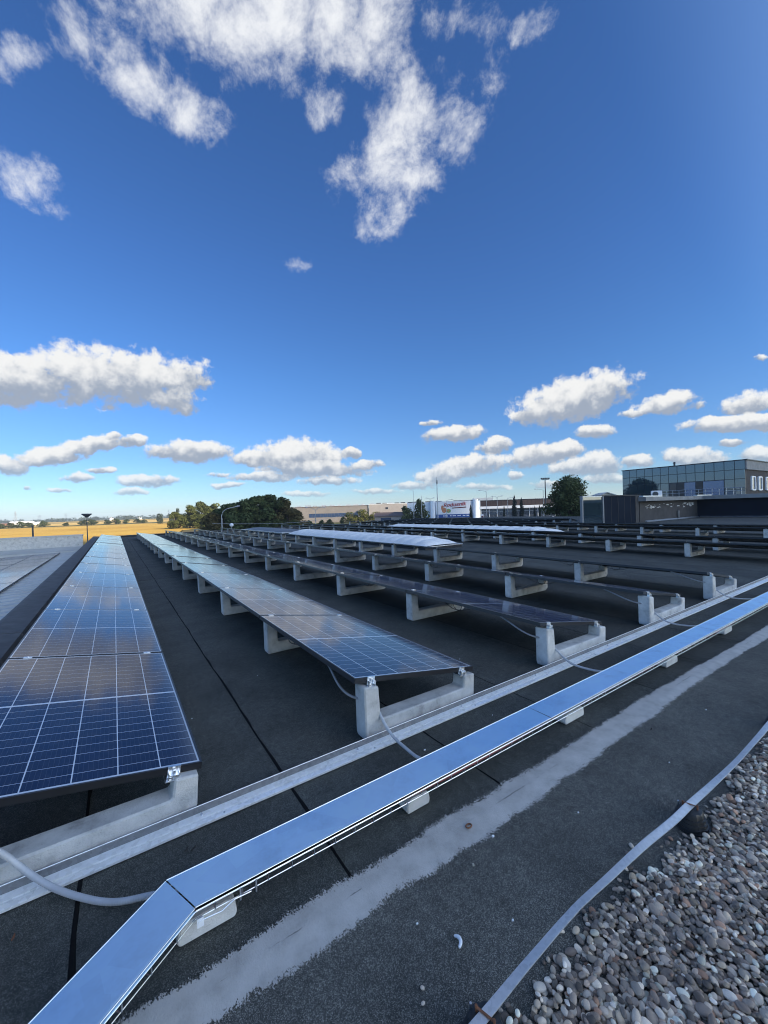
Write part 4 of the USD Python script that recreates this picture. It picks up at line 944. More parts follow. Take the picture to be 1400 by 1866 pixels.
def leaves(c, r, n, size, seed, shell=.55, up=.25):
    """n leaf clumps as bent little quads through ellipsoids: c (k,3) centres, r (k,3) radii."""
    g = np.random.default_rng(seed)
    c, r = np.atleast_2d(c), np.atleast_2d(r)
    wgt = (r[:, 0] * r[:, 1] * r[:, 2]) ** (2 / 3); k = g.choice(len(c), n, p=wgt / wgt.sum())
    d = g.normal(size=(n, 3)); d /= np.linalg.norm(d, axis=1, keepdims=True)
    rad = shell + (1 - shell) * g.random(n) ** .6 + g.normal(0, .07, n)
    p = c[k] + d * r[k] * rad[:, None]
    nr = d / r[k]; nr /= np.linalg.norm(nr, axis=1, keepdims=True); nr = nr + g.normal(0, .65, (n, 3)) + [0, 0, up]; nr /= np.linalg.norm(nr, axis=1, keepdims=True)
    a = np.cross(nr, g.normal(size=(n, 3))); a /= np.linalg.norm(a, axis=1, keepdims=True); b = np.cross(nr, a)
    s = size * g.uniform(.55, 1.35, n)[:, None]
    v = np.stack([p - a * s, p - b * s * .55 + nr * s * .12, p + a * s, p + b * s * .55 + nr * s * .12], 1).reshape(-1, 3)
    i = np.arange(n)[:, None] * 4
    return v, np.hstack([i, i + 1, i + 2, i + 3])
def tree_source(name, seed, h, w, n, size, leaf, style='round', lumps=16):
    """Unit trees standing at z = 0: trunk with limbs, crown of leaf clumps."""
    s = source(name); g = np.random.default_rng(seed)
    C, R = [], []
    m = MB()
    base = h * (.07 if style == 'round' else .04)
    m.tube([(0, 0, 0), (g.normal(0, .05), g.normal(0, .05), h * .35), (g.normal(0, .15), g.normal(0, .15), h * .8)], [w * .035, w * .025, w * .008], 7)
    for k in range(lumps):
        if style == 'cypress':
            u = (k + .5) / lumps; rr = w / 2 * (math.sin(min(1, u * 1.6 + .18) * math.pi / 2) * (1 - u) ** .55 + .04)
            C.append((g.normal(0, w * .05), g.normal(0, w * .05), h * (.04 + .93 * u))); R.append((rr, rr, h / lumps * 1.5))
        else:
            u = g.random() ** .8
            prof = math.sin(math.pi * (.16 + .80 * u)) ** .7
            if style == 'ovoid':
                prof = (1 - u ** 2.2) ** .6 * (.75 + .25 * min(1, u * 4))
            a = g.uniform(0, 2 * math.pi); rr = w * .5 * prof * g.uniform(.35, .78)
            C.append((rr * math.cos(a), rr * math.sin(a), base + (h - base) * (.08 + .84 * u)))
            q = w * g.uniform(.15, .25) * (1.15 - .5 * u); R.append((q, q, q * g.uniform(.7, 1.0)))
            m.tube([(0, 0, min(h * .7, C[-1][2] * .6)), tuple(np.array(C[-1]) * [.5, .5, .85]), C[-1]], [w * .012, w * .008, w * .003], 5)
    if style == 'ovoid':
        C.append((0, 0, base + (h - base) * .45)); R.append((w * .36, w * .36, (h - base) * .42))
    v, f = leaves(C, R, n, size, seed + 1)
    obj('crown', (v, f), leaf, s); obj('trunk', m, 'bark', s)
    return s
T_DARK = [tree_source(f'dark_tree_{k}', 60 + k, 11.0, 7.2, 6000, .30, 'leaf_dark' if k < 2 else 'leaf_mid', lumps=24) for k in range(3)]
T_AUT = [tree_source(f'autumn_tree_{k}', 70 + k, 10.5, 6.8, 5200, .30, 'leaf_autumn', lumps=22) for k in range(2)]
T_LIGHT = [tree_source(f'light_tree_{k}', 80 + k, 11.0, 9.5, 5200, .36, 'leaf_light', lumps=24) for k in range(2)]
T_BIG = tree_source('big_tree', 90, 10.6, 6.6, 15000, .17, 'leaf_dark', 'ovoid', 40)
T_CYP = tree_source('cypress', 95, 9.8, 2.3, 2600, .16, 'leaf_cypress', 'cypress', 14)
T_BUSH = [tree_source(f'bush_{k}', 97 + k, 5.0, 7.0, 1500, .30, ('leaf_mid', 'leaf_yellow')[k], lumps=18) for k in range(2)]
T_FAR = [tree_source(f'far_tree_{k}', 110 + k, 9.0, 11.0, 900, .7, 'leaf_far', lumps=18) for k in range(2)]


def tree(src, name, x, y, ztop, h0, label, cat='tree', group=None, wide=1.0, rot=None):
    s = (ztop - GROUND_Z) / h0
    return copy_of(src, name, (x, y, GROUND_Z), (0, 0, rot if rot is not None else rj.uniform(0, 360)), label, cat, group, (s * wide, s * wide, s))
CP = [(18.2, 93.6, 2.2, 'a', .9, 'lowest dark tree at the left end of the copse'), (21.4, 92.6, 3.9, 'd', .9, 'dark tree left of the curved lamp in the copse'), (24.3, 92.0, 4.6, 'd', .85, 'dark tree just right of the curved lamp in the copse'), (27.2, 91.0, 5.5, 'd', .9, 'tall dark tree in the middle of the copse'),
      (30.3, 90.0, 6.3, 'm', .9, 'tallest tree of the copse, with a broad dark crown'), (33.2, 89.2, 4.6, 'a', .9, 'brownish tree near the right end of the copse'), (35.0, 88.8, 2.4, 'a', .7, 'last brownish tree, sloping down at the right end of the copse'),
      (20.5, 99, 3.0, 'd', .9, 'dark tree set back behind the left half of the copse'), (26, 98.5, 5.0, 'd', .95, 'dark tree set back behind the middle of the copse'), (31.6, 97, 6.0, 'd', .9, 'dark tree set back behind the tallest one of the copse'), (29.0, 84, 0.6, 'm', .7, 'low green tree in front of the copse'), (32.5, 83, .2, 'm', .6, 'lowest green bush at the right foot of the copse')]
for i, (x, y, zt, k, wd, lab) in enumerate(CP):
    src, h0 = {'d': (T_DARK[i % 2], 11.0), 'm': (T_DARK[2], 11.0), 'a': (T_AUT[i % 2], 10.5)}[k]
    tree(src, 'copse_tree', x, y, zt, h0, lab, 'tree', 'trees of the dark copse beyond the roof', wd * 1.5)
LT = [(26.0, 229, 3.6, 1.2, 'small sunlit tree leftmost of the group beside the field'), (32.4, 228, 7.0, 1.15, 'sunlit yellow green tree beside the field, second from left'), (38.2, 227, 8.5, 1.1, 'tallest sunlit tree beside the field'), (45.0, 226, 7.6, 1.2, 'sunlit tree beside the field, touching the dark copse'), (36.0, 218, 2.0, 1.3, 'low sunlit bush under the taller trees beside the field')]
for i, (x, y, zt, wd, lab) in enumerate(LT):
    tree(T_LIGHT[i % 2], 'field_tree', x, y, zt, 11.0, lab, 'tree', 'sunlit trees beside the field', wd)
for i, (x, y, zt, lab) in enumerate(((47.6, 397, 7.6, 'far dark rounded tree rising left of the sunlit group'), (33.0, 399, 4.4, 'small far tree standing alone above the field edge'), (56, 400, 6.5, 'far tree half hidden behind the sunlit group'), (42, 396, 3.2, 'low far tree between two higher ones beyond the field'))):
    tree(T_FAR[i % 2], 'far_tree', x, y, zt, 9.0, lab, 'tree', None, .55)
tree(T_BIG, 'round_tree', 51.4, 31.0, 5.75, 10.6, 'large dense dark green tree left of the glass building', 'tree', None, 1.22, 20)
CY = [(118.18, 92.4, 5.0, 1.0, 'tallest dark cypress, left one of the touching pair'), (119.9, 90.6, 4.0, 1.0, 'cypress touching the tallest one on its right'), (116.0, 95.1, 1.4, .85, 'small cypress left of the touching pair'), (122.2, 87.0, 1.05, .8, 'small cypress before the brown building, left of two'), (123.2, 85.7, 1.5, .8, 'small cypress before the brown building, right of two'), (108.3, 103.9, 2.3, .9, 'slim cypress standing before the white billboard')]
for x, y, zt, wd, lab in CY:
    tree(T_CYP, 'cypress', x, y, zt, 9.8, lab, 'cypress', 'cypresses in front of the shops', wd)
BU = [(101.2, 124.2, 4.6, 1, 0, .62, 'large dark bush left of the white billboard building'), (96.6, 127.6, 2.2, 1, 0, .8, 'lower dark bush on the left flank of the large one'), (104.5, 187, .6, 1, 1, 1.3, 'bright yellow green bush before the tan building, left half'), (110.5, 184, 1.8, 1, 1, 1.1, 'tallest bright yellow green bush before the tan building'), (117.0, 181, .3, 1, 1, 1.3, 'bright yellow green bush before the tan building, right end'),
      (63.7, 147, -2.0, 1, 0, 1.1, 'green bush below the double lamp'), (71, 152, -2.2, 1, 0, 1.1, 'green bush between the double lamp and the yellow bushes'), (79.3, 161.6, -2.2, 1, 0, 1.2, 'green bush before the white door of the tan building'), (92, 172, -1.6, 1, 0, 1.0, 'green bush just left of the yellow green ones')]
for x, y, zt, _, k, wd, lab in BU:
    tree(T_BUSH[k], 'bush', x, y, zt, 5.0, lab, 'bush', None, wd * .9)
MB_ = [(-85, 492, -1.6), (-78, 493, -1.2), (-71, 494, -.5), (-66, 495, -1.4), (-55.5, 497, -.8), (-38.5, 498, -2.6), (-25, 499, -.9), (-19, 499.5, -.4), (-6, 500, -1.4), (1.5, 500, -.6), (11, 500, -1.6), (20.3, 499.6, -1.2), (27, 499, -2.4)]
for i, (x, y, zt) in enumerate(MB_):
    tree(T_BUSH[0], 'field_bush', x, y, zt + 1.0, 5.0, f'{ORD[i]} green bush from the left in the hedge line behind the wheat field', 'bush', 'bushes in a line behind the wheat field', 1.5)
# the far tree line
g = np.random.default_rng(77)
C, Rr = [], []
for k in range(420):
    a = math.radians(g.uniform(-24, 100)); D = g.uniform(1250, 2100)
    h = g.uniform(7, 14); C.append((D * math.sin(a), D * math.cos(a), GROUND_Z + h * .5)); Rr.append((g.uniform(9, 24), g.uniform(9, 20), h * .55))
v, f = leaves(C, Rr, 26000, 2.6, 5)
tag(obj('far_woodland', (v, f), 'leaf_far'), 'low far-off belt of trees along the horizon', 'trees', kind='stuff')

# ---------------------------------------------------------------- far buildings, pylons
def gable(name, x, y, w, d, hw, hr, rz, wall, roofm, label, wins=3, group=None, z=GROUND_Z):
    t = thing(name, label, 'house', (x, y, z), (0, 0, rz), group)
    m = MB(); m.prism([(-w / 2, 0), (w / 2, 0), (w / 2, hw), (0, hr - .15), (-w / 2, hw)], -d / 2, d / 2); obj('wall', m, wall, t)
    m = MB(); m.prism([(-w / 2 - .4, hw - .15), (-w / 2 - .4, hw + .05), (0, hr + .1), (w / 2 + .4, hw + .05), (w / 2 + .4, hw - .15), (0, hr - .12)], -d / 2 - .4, d / 2 + .4); obj('roof', m, roofm, t)
    for k in range(wins):
        m = MB(); xx = -w / 2 + w * (k + .7) / (wins + .4); m.box(xx - .5, xx + .5, -d / 2 - .04, -d / 2 + .1, hw * .35, hw * .35 + 1.3); obj('window', m, 'dark_window', t)
    return t
simple('dark_window', (.03, .035, .045), .15, var=.2)
simple('roof_tile', (.26, .12, .075), .8, var=.3, scale=3)
simple('cream_wall', (.62, .58, .50), .8, var=.1, scale=.6)
simple('house_white', (.74, .73, .70), .7, var=.08, scale=.5)
gable('farm_shed', -99, 693, 13, 22, 4.0, 5.8, 80, 'house_white', 'house_white', 'white farm shed far off beyond the fields at the left', 3)
gable('farm_shed', -86, 696, 8, 10, 3.0, 4.2, 84, 'house_white', 'house_white', 'smaller white shed right of the far farm shed', 2)
gable('farm_house', -116, 688, 14, 20, 2.6, 3.6, 85, 'roof_tile', 'roof_tile', 'long low reddish roof at the far left edge of the fields', 3)
gable('farm_house', -6, 1300, 8, 9, 5, 7.5, 10, 'house_white', 'roof_tile', 'tiny white house in the distant trees above the wheat field', 2)
gable('farm_house', 60, 1350, 9, 9, 5, 7.5, 20, 'house_white', 'roof_tile', 'tiny white house in the distant trees, right of another', 2)
gable('gable_house', 106, 55, 9, 10, 7.2, 9.0, -50, 'cream_wall', 'roof_sheet', 'house with a grey gable between the round tree and the glass building', 2)


def pylon(x, y, ztop, w, label):
    t = thing('pylon', label, 'pylon', (x, y, GROUND_Z), group='distant power pylons')
    H = ztop - GROUND_Z; r = .16
    m = MB()
    for sx in (-1, 1):
        for sy in (-1, 1):
            m.tube([(sx * w, sy * w, 0), (sx * w * .15, sy * w * .15, H)], r, 4)
    obj('leg', m, 'galvanised_dull', t)
    m = MB()
    for k in range(6):
        a, b = H * k / 6, H * (k + 1) / 6; wa, wb = w * (1 - .85 * k / 6), w * (1 - .85 * (k + 1) / 6)
        for s in (-1, 1):
            m.tube([(-wa, s * wa, a), (wb, s * wb, b)], r * .6, 4); m.tube([(s * wa, -wa, a), (s * wb, wb, b)], r * .6, 4)
    obj('bracing', m, 'galvanised_dull', t)
    for k, (zz, l) in enumerate(((.78, 1.3), (.88, 1.05), (.97, .8))):
        m = MB(); m.tube([(-w * l, 0, H * zz), (w * l, 0, H * zz)], r, 4); obj('cross_arm', m, 'galvanised_dull', t)
pylon(-104.8, 692, 13.5, 1.3, 'tall lattice mast above the white farm shed at far left')
pylon(-174.9, 1490, 15, 4.2, 'pale distant pylon right of the lattice mast')
pylon(-116.5, 1495, 18, 4.2, 'pale distant pylon left of the bowl lamp')
pylon(150, 1494, 23, 3.0, 'pale distant pylon above the trees, right of the bowl lamp')

# ---------------------------------------------------------------- lamps and poles
simple('pole_grey', (.34, .35, .36), .45, metal=.4, var=.1)
simple('pole_dark', (.05, .055, .06), .5, var=.2)
def pole(name, x, y, zt, label, cat='street lamp', r=.07, mat='pole_grey', group=None, z0=GROUND_Z, rot=0):
    t = thing(name, label, cat, (x, y, z0), (0, 0, rot), group)
    m = MB(); m.tube([(0, 0, 0), (0, 0, (zt - z0) * .3), (0, 0, zt - z0)], [r * 1.3, r * 1.15, r * .75], 8); obj('pole', m, mat, t)
    return t, zt - z0
t, h = pole('street_lamp', 15.5, 73.4, .9, 'grey street lamp with a curved arm before the copse', r=.11)
m = MB(); m.tube(spline([(0, 0, h), (.02, 0, h + .6), (.35, -.09, h + 1.25), (1.2, -.3, h + 1.7), (2.3, -.55, h + 1.95)], 16), .065, 8); obj('curved_arm', m, 'pole_grey', t)
m = MB(); m.tube([(2.2, -.53, h + 1.93), (2.5, -.6, h + 2.0), (2.95, -.7, h + 2.04)], [.07, .13, .08], 8); obj('lamp_head', m, 'galvanised_dull', t)
t, h = pole('street_lamp', 45.2, 100.3, 1.8, 'pale street lamp with two arms spreading like a fork', r=.11, rot=-24)
for s in (-1, 1):
    m = MB(); m.tube(spline([(0, 0, h - .3), (s * .3, 0, h + .35), (s * 1.1, 0, h + .75), (s * 2.1, 0, h + .85)], 12), .055, 7); obj('arm', m, 'pole_grey', t)
    m = MB(); m.tube([(s * 2.0, 0, h + .84), (s * 2.4, 0, h + .86), (s * 2.8, 0, h + .82)], [.07, .12, .07], 8); obj('lamp_head', m, 'galvanised_dull', t)
pole('mast', 92.8, 117.9, 8.4, 'thin plain pole left of two above the dark bush', 'pole', .09)
pole('mast', 95.1, 116.0, 6.2, 'thin plain pole right of two at the dark bush', 'pole', .11)
t, h = pole('radio_mast', 99.6, 112.2, 11.2, 'tallest mast with aerials, by the white billboard', 'radio mast', .16)
for k, (dx, a, b) in enumerate(((0, -.1, 1.7), (-.32, -1.0, .6), (.32, -.9, .5))):
    m = MB(); m.tube([(dx, 0, h + a), (dx, 0, h + b)], .07 if k else .05, 6); obj('aerial', m, 'pole_dark', t)
m = MB(); m.tube([(-.36, 0, h - .4), (.36, 0, h - .4)], .05, 6); obj('bracket', m, 'pole_dark', t)
def arm_lamp(x, y, zt, arms, label, rot):
    t, h = pole('street_lamp', x, y, zt - .1, label, r=.1, rot=rot)
    for l in arms:
        m = MB(); m.tube([(0, 0, h - .1), (l * .5, 0, h + .18), (l, 0, h + .3)], .05, 6); obj('arm', m, 'pole_grey', t)
        m = MB(); m.tube([(l * .92, 0, h + .28), (l * 1.1, 0, h + .33), (l * 1.35, 0, h + .33)], [.07, .13, .08], 7); obj('lamp_head', m, 'galvanised_dull', t)
arm_lamp(97.6, 114.0, 5.0, (-1.2, 1.2), 'street lamp with two short arms left of the tallest mast', -34)
arm_lamp(101.5, 109.5, 4.2, (1.9,), 'street lamp with one raised arm right of the tallest mast', -34)
arm_lamp(112.0, 99.7, 7.0, (-2.2,), 'tall street lamp with one arm before the brown building', -34)
arm_lamp(114.5, 96.9, 4.8, (-1.5, 1.5), 'street lamp with two level arms before the brown building', -34)
arm_lamp(116.9, 94.2, 4.2, (1.9,), 'street lamp with a slanted arm just left of the cypress pair', -34)
arm_lamp(123.9, 84.6, 6.7, (-2.3,), 'street lamp with one arm left of the round tree', -34)
t, h = pole('floodlight_mast', 82.9, 56.0, 7.2, 'dark mast with a cluster of floodlights left of the round tree', 'floodlight mast', .15, 'pole_dark', rot=-34)
m = MB(); m.tube([(-.85, 0, h), (.85, 0, h)], .06, 6); obj('crossbar', m, 'pole_dark', t)
for dx in (-.85, -.42, 0, .42, .85):
    m = MB(); m.add(*[np.asarray(q) for q in (lambda b: (b.vertices + [dx, -.05, h + .1], b.faces))(rbox(.34, .22, .36, .04))]); obj('floodlight', m, 'pole_dark', t)
m = MB(); m.tube([(0, 0, h), (0, 0, h + .7)], .03, 6); obj('spike', m, 'pole_dark', t)
t, h = pole('bowl_lamp', -2.7, 59.9, 1.95, 'slim dark lamp with a bowl top, standing before the wheat field', 'street lamp', .055, 'pole_dark')
m = MB(); m.cyl(0, 0, h - .25, h + .12, .08, .52, 14).cyl(0, 0, h + .12, h + .22, .56, .50, 14); obj('bowl', m, 'pole_dark', t)
t, h = pole('short_post', -5.7, 44.6, 1.05, 'short dark post sticking up behind the pale parapet wall', 'post', .075, 'pole_dark')
m = MB(); m.cyl(0, 0, h, h + .06, .10, .08, 8); obj('cap', m, 'pole_dark', t)
t, h = pole('globe_lamp', 13.6, 58.4, -.15, 'white globe lamp peeping over the far end of the roof', 'street lamp', .05)
g_ = trimesh.creation.icosphere(2, .26); m = MB().tm(g_, (0, 0, h + .2)); obj('globe', m, 'white_paint', t, smooth=True)
m = MB(); m.cyl(0, 0, h - .08, h + .02, .09, .12, 10); obj('collar', m, 'pole_dark', t)
m = MB(); m.tube([(s * 37 + 11, 58 - s * 4 + s * 26, .35 + 1.1 * s - 1.1 * math.sin(s * math.pi)) for s in np.linspace(0, 1, 20)], .025, 5)
tag(obj('overhead_wire', m, 'pole_grey'), 'thin wire sagging across in front of the copse', 'wire')


# ---------------------------------------------------------------- tan warehouse
def frame_along(p0, p1):
    p0, p1 = np.array(p0, float), np.array(p1, float); d = p1 - p0
    return p0, math.degrees(math.atan2(d[1], d[0])), np.linalg.norm(d)
simple('tan_render', (.17, .15, .135), .85, var=.12, scale=.4)
simple('pale_render', (.31, .275, .245), .85, var=.08, scale=.4)
simple('brown_roof', (.10, .07, .058), .7, var=.2, scale=.7)
simple('blue_glass', (.03, .05, .10), .12, var=.3, scale=.5)
p0, rz, L = frame_along((80.5, 216.3), (121.1, 195.5))
t = thing('warehouse', 'long tan warehouse with a strip of blue windows behind the bushes', 'warehouse', (p0[0], p0[1], GROUND_Z), (0, 0, rz))
m = MB(); m.box(0, L, 0, 40, 0, 8.95); obj('wall', m, 'tan_render', t)
m = MB(); m.box(-.1, L + .05, -.12, 40.1, 8.95, 9.25); obj('coping', m, 'brown_roof', t)
for k in range(14):
    x = 12 + k * 2.05
    m = MB(); m.box(x, x + 1.95, -.06, .02, 3.1, 5.2); w = obj('window', m, 'blue_glass', t)
    m = MB(); m.box(x - .05, x + .02, -.09, .0, 3.1, 5.2); obj('mullion', m, 'pole_dark', w)
m = MB(); m.box(2.0, 3.6, -.06, .02, 2.0, 5.0); obj('opening', m, 'dark_window', t)
m = MB(); m.box(L - 6.0, L - 4.3, -.1, .02, .3, 5.3); obj('door', m, 'white_paint', t)
m = MB(); m.box(L - 6.4, L - 3.9, -.8, .0, 5.5, 6.3); obj('canopy', m, 'pole_dark', t)
for k in range(9):
    m = MB(); x = 5 + k * 4.6; m.box(x, x + 2.6 + .8 * math.sin(k * 2.2), 3, 5, 9.2, 9.75 + .35 * abs(math.sin(k * 1.7))); obj('roof_unit', m, 'galvanised_dull', t)
p0, rz, L = frame_along((121.2, 195.3), (150.5, 174.6))
t = thing('hall', 'paler taller hall joined to the right end of the tan warehouse', 'warehouse', (p0[0], p0[1], GROUND_Z), (0, 0, rz))
m = MB(); m.box(0, L, -.5, 40, 0, 9.5); obj('wall', m, 'pale_render', t)
m = MB(); m.box(-.1, L + .1, -.62, 40.1, 9.5, 9.72); obj('coping', m, 'house_white', t)
m = MB(); m.box(9.5, 11, -.55, -.4, 6.6, 7.7); obj('vent', m, 'dark_window', t)
m = MB(); m.box(18.5, 19.2, -.55, -.4, 6.4, 7.0); obj('vent', m, 'dark_window', t)
for k in range(10):
    m = MB(); x = .8 + k * 3.5; m.box(x, x + 2.6, .4, 2.2, 9.7, 10.2 + .12 * (k % 2)); obj('roof_unit', m, 'pole_dark' if k % 3 else 'galvanised_dull', t)
p0, rz, L = frame_along((105.2, 164.5), (124.0, 149.5))
t = thing('annex', 'low dark brown lean-to roof in front of the paler hall', 'shed', (p0[0], p0[1], GROUND_Z), (0, 0, rz))
m = MB(); m.prism_x([(0, 0), (8, 0), (8, 4.6), (0, 3.0)], 0, L); obj('wall', m, 'pale_render', t)
m = MB(); m.prism_x([(-.5, 2.9), (8.2, 4.7), (8.2, 5.0), (-.5, 3.2)], -.4, L + .4); obj('roof', m, 'brown_roof', t)
m = MB(); m.box(3, 8, -.04, .05, .4, 2.4); obj('window', m, 'blue_glass', t)

# ---------------------------------------------------------------- shop with the billboard, brown arcade beside it
simple('white_cladding', (.72, .76, .80), .45, var=.05, scale=.6)
simple('brown_cladding', (.050, .030, .024), .6, var=.25, scale=.8)
simple('sign_red', (.36, .018, .020), .5, var=.1)
simple('sign_dark_red', (.10, .012, .015), .5, var=.2)
simple('sign_orange', (.50, .20, .09), .5, var=.3, scale=2)
simple('sign_green', (.22, .34, .12), .5, var=.2, scale=2)
simple('sign_blue', (.015, .060, .24), .5, var=.1)
p0, rz, L = frame_along((115.5, 151.6), (140.0, 128.4))
t = thing('shop', 'white clad shop with rounded columns and a big billboard', 'shop', (p0[0], p0[1], GROUND_Z), (0, 0, rz))
m = MB(); m.box(0, L, 0, 34, 0, 9.3); obj('wall', m, 'white_cladding', t)
k = 0
while k * 1.0 < L - 1:
    m = MB(); m.box(k * 1.0 + .42, k * 1.0 + .58, -.06, -.002, .2, 9.2); obj('cladding_rib', m, 'white_cladding', t); k += 1
for a, b in ((.3, 5.9), (8.6, 12.2), (13.4, 16.2), (21.6, L - .2)):
    m = MB(); m.box(a, b, -.1, .5, 9.3, 9.62); obj('roof_edge', m, 'pole_dark', t)
def on_line(u_D):
    x, y = u_D; a = math.radians(rz); d = np.array([x, y]) - p0
    return d @ [math.cos(a), math.sin(a)], d @ [-math.sin(a), math.cos(a)]
c1, c2 = on_line((124.2, 143.2))[0], on_line((138.3, 129.8))[0]
for cx in (c1, c2):
    m = MB(); m.cyl(cx, -.5, 0, 9.55, 1.25, 1.25, 24); c = obj('column', m, 'white_cladding', t, smooth=35)
    m = MB(); m.cyl(cx, -.5, 9.55, 9.75, 1.3, 1.3, 24); obj('column_cap', m, 'white_paint', c, smooth=35)
b0, b1 = c1 + 1.5, c2 - 2.2
m = MB(); m.box(b0, b1, -1.5, -1.2, 3.2, 9.35); bb = obj('billboard', m, 'white_paint', t)
m = MB(); m.box(b0 + .1, b1 - .1, -1.6, -1.503, 1.75, 3.3); obj('blue_strip', m, 'sign_blue', bb)
W = b1 - b0
for a, w in ((.20, .17), (.40, .06), (.48, .10), (.62, .12), (.77, .09), (.88, .09)):
    m = MB()
    for q in range(max(2, int(w * 40))):
        x = b0 + W * a + q * W / 40 * .98; m.box(x, x + W / 40 * .72, -1.606, -1.602, 2.35, 2.75 + .1 * (q % 3 == 0))
    obj('small_lettering', m, 'white_paint', bb)
word = 'Rodusnik'
tm = meshkit.text_mesh(word, 1.55, .12, bold=True)
v = np.array(tm.vertices); v = np.stack([v[:, 0] + .22 * v[:, 1], -v[:, 2], v[:, 1] + .055 * v[:, 0]], 1)
wd = v[:, 0].max() - v[:, 0].min(); v[:, 0] *= W * .66 / wd
m = MB().add(v + [b0 + W * .21, -1.502, 6.75], tm.faces); obj('lettering', m, 'sign_red', bb)
m = MB(); m.quad((b0 + W * .47, -1.56, 5.9), (b0 + W * .87, -1.56, 6.15), (b0 + W * .87, -1.56, 6.6), (b0 + W * .47, -1.56, 6.35)); obj('underline', m, 'sign_dark_red', bb)
for (cx, cz, rx, rz_, mt, dz) in ((.235, 5.2, 1.1, 1.25, 'sign_orange', .02), (.185, 6.3, .6, 1.2, 'sign_orange', .03), (.36, 4.9, 1.15, .95, 'sign_green', .04), (.345, 4.95, .6, .35, 'sign_orange', .06)):
    an = np.linspace(0, 2 * math.pi, 17)[:-1]
    m = MB(); v = np.vstack([[(b0 + W * cx, -1.503 - dz, cz)], np.stack([b0 + W * cx + rx * np.cos(an), np.full(16, -1.503 - dz), cz + rz_ * np.sin(an)], -1)])
    m.add(v, [(0, 1 + i, 1 + (i + 1) % 16) for i in range(16)]); obj('emblem', m, mt, bb)
for x in np.linspace(b0 + 1, b1 - 1, 5):
    m = MB(); m.box(x - .08, x + .08, -1.4, -1.25, 0, 3.2); obj('billboard_leg', m, 'pole_grey', bb)
m = MB(); m.box(c2 + .3, L + 7, 12, 30, 9.3, 10.6); obj('roof_housing', m, 'galvanised_dull', t)

def facade_glass(name, col, rough=.04):
    usdkit.material(stage, '/World/Looks/' + name, {'g': ('geometry', {}), 'o': ('object_info', {}), 'n': ('noise_texture', {'scale': .6, 'detail': 2.0}), 'b': ('bump', {'distance': .004}), 'gl': ('glossy_bsdf', {'color': (.60, .70, .84), 'roughness': rough}), 'd': ('diffuse_bsdf', {'color': col}), 'f': ('fresnel', {'IOR': 2.6}), 'm': ('mix_closure', {})},
                    [('g.position', 'n.vector'), ('n.fac', 'b.height'), ('b.normal', 'gl.normal'), ('f.fac', 'm.fac'), ('d.BSDF', 'm.closure1'), ('gl.BSDF', 'm.closure2')], surface='m.closure')
facade_glass('mirror_glass', (.012, .022, .028))
facade_glass('shop_glass', (.05, .055, .065), .1)
facade_glass('blue_shade', (.02, .05, .13), .2)

p0, rz, L = frame_along((140.05, 128.35), (166.5, 94.5))
t = thing('shop_arcade', 'long shop block with dark brown fascia over a glazed front', 'shop', (p0[0], p0[1], GROUND_Z), (0, 0, rz))
m = MB(); m.box(0, L, 1.2, 34, 0, 6.4); obj('wall', m, 'pale_render', t)
m = MB(); m.box(0, L, 0, 34, 6.4, 9.0); obj('fascia', m, 'brown_cladding', t)
for k in range(int(L / 1.6)):
    m = MB(); m.box(k * 1.6 + .02, k * 1.6 + .07, -.05, 0, 6.45, 8.95); obj('fascia_joint', m, 'brown_roof', t)
m = MB(); m.box(0, L, -.12, 1.0, 5.25, 6.395); obj('white_band', m, 'white_paint', t)
m = MB(); m.box(-.0, L + .1, -.1, 34.1, 9.0, 9.18); obj('coping', m, 'pole_dark', t)
x = .4
k = 0
while x < L - 3.2:
    m = MB(); m.box(x, x + 3.2, 1.12, 1.198, .3, 5.0); s = obj('shop_window', m, 'shop_glass', t)
    m = MB(); m.box(x - .2, x - .02, .9, 1.2, 0, 5.2); obj('pier', m, 'white_paint', s)
    m = MB(); m.box(x, x + 3.2, 1.08, 1.118, 3.9, 4.05); obj('transom', m, 'pole_grey', s)
    x += 3.5; k += 1
t = thing('price_sign', 'white upright sign panel standing before the arcade', 'sign', (133.1, 121.1, GROUND_Z), (0, 0, -44))
m = MB(); m.box(-.55, .55, -.15, .15, .5, 3.1); obj('panel', m, 'white_paint', t)
m = MB(); m.box(-.38, .38, -.17, -.152, .9, 2.3); obj('face', m, 'sign_dark_red', t)
m = MB(); m.box(-.5, -.35, -.1, .1, 0, .5).box(.35, .5, -.1, .1, 0, .5); obj('foot', m, 'pole_dark', t)


def car(x, y, rz, paint, label):
    t = thing('parked_car', label, 'car', (x, y, GROUND_Z + .035), (0, 0, rz), 'cars parked before the shops')
    prof = [(-2.1, .35), (2.1, .35), (2.16, .62), (2.0, .86), (1.15, .98), (.45, 1.42), (-.95, 1.46), (-1.75, 1.02), (-2.12, .95), (-2.18, .6)]
    bm = loft_block(prof, 1.72, .14); obj('body', bm, paint, t, smooth=35)
    m = MB(); m.prism([(.98, 1.0), (.40, 1.36), (-.9, 1.40), (-1.55, 1.03)], -.868, .868); obj('side_window', m, 'dark_window', t)
    for wx in (-1.35, 1.35):
        for wy in (-.78, .78):
            m = MB(); m.tube([(wx, wy - .1, .32), (wx, wy + .1, .32)], .32, 14); w = obj('wheel', m, 'black_plastic', t)
            m = MB(); m.tube([(wx, wy - .11, .32), (wx, wy + .11, .32)], .19, 10); obj('rim', m, 'aluminium', w)
    for wy in (-.6, .6):
        m = MB(); m.box(2.08, 2.15, wy - .16, wy + .16, .62, .76); obj('headlight', m, 'white_paint', t)
simple('car_dark', (.02, .022, .03), .25, var=.1)
simple('car_silver', (.40, .42, .44), .3, metal=.5, var=.08)
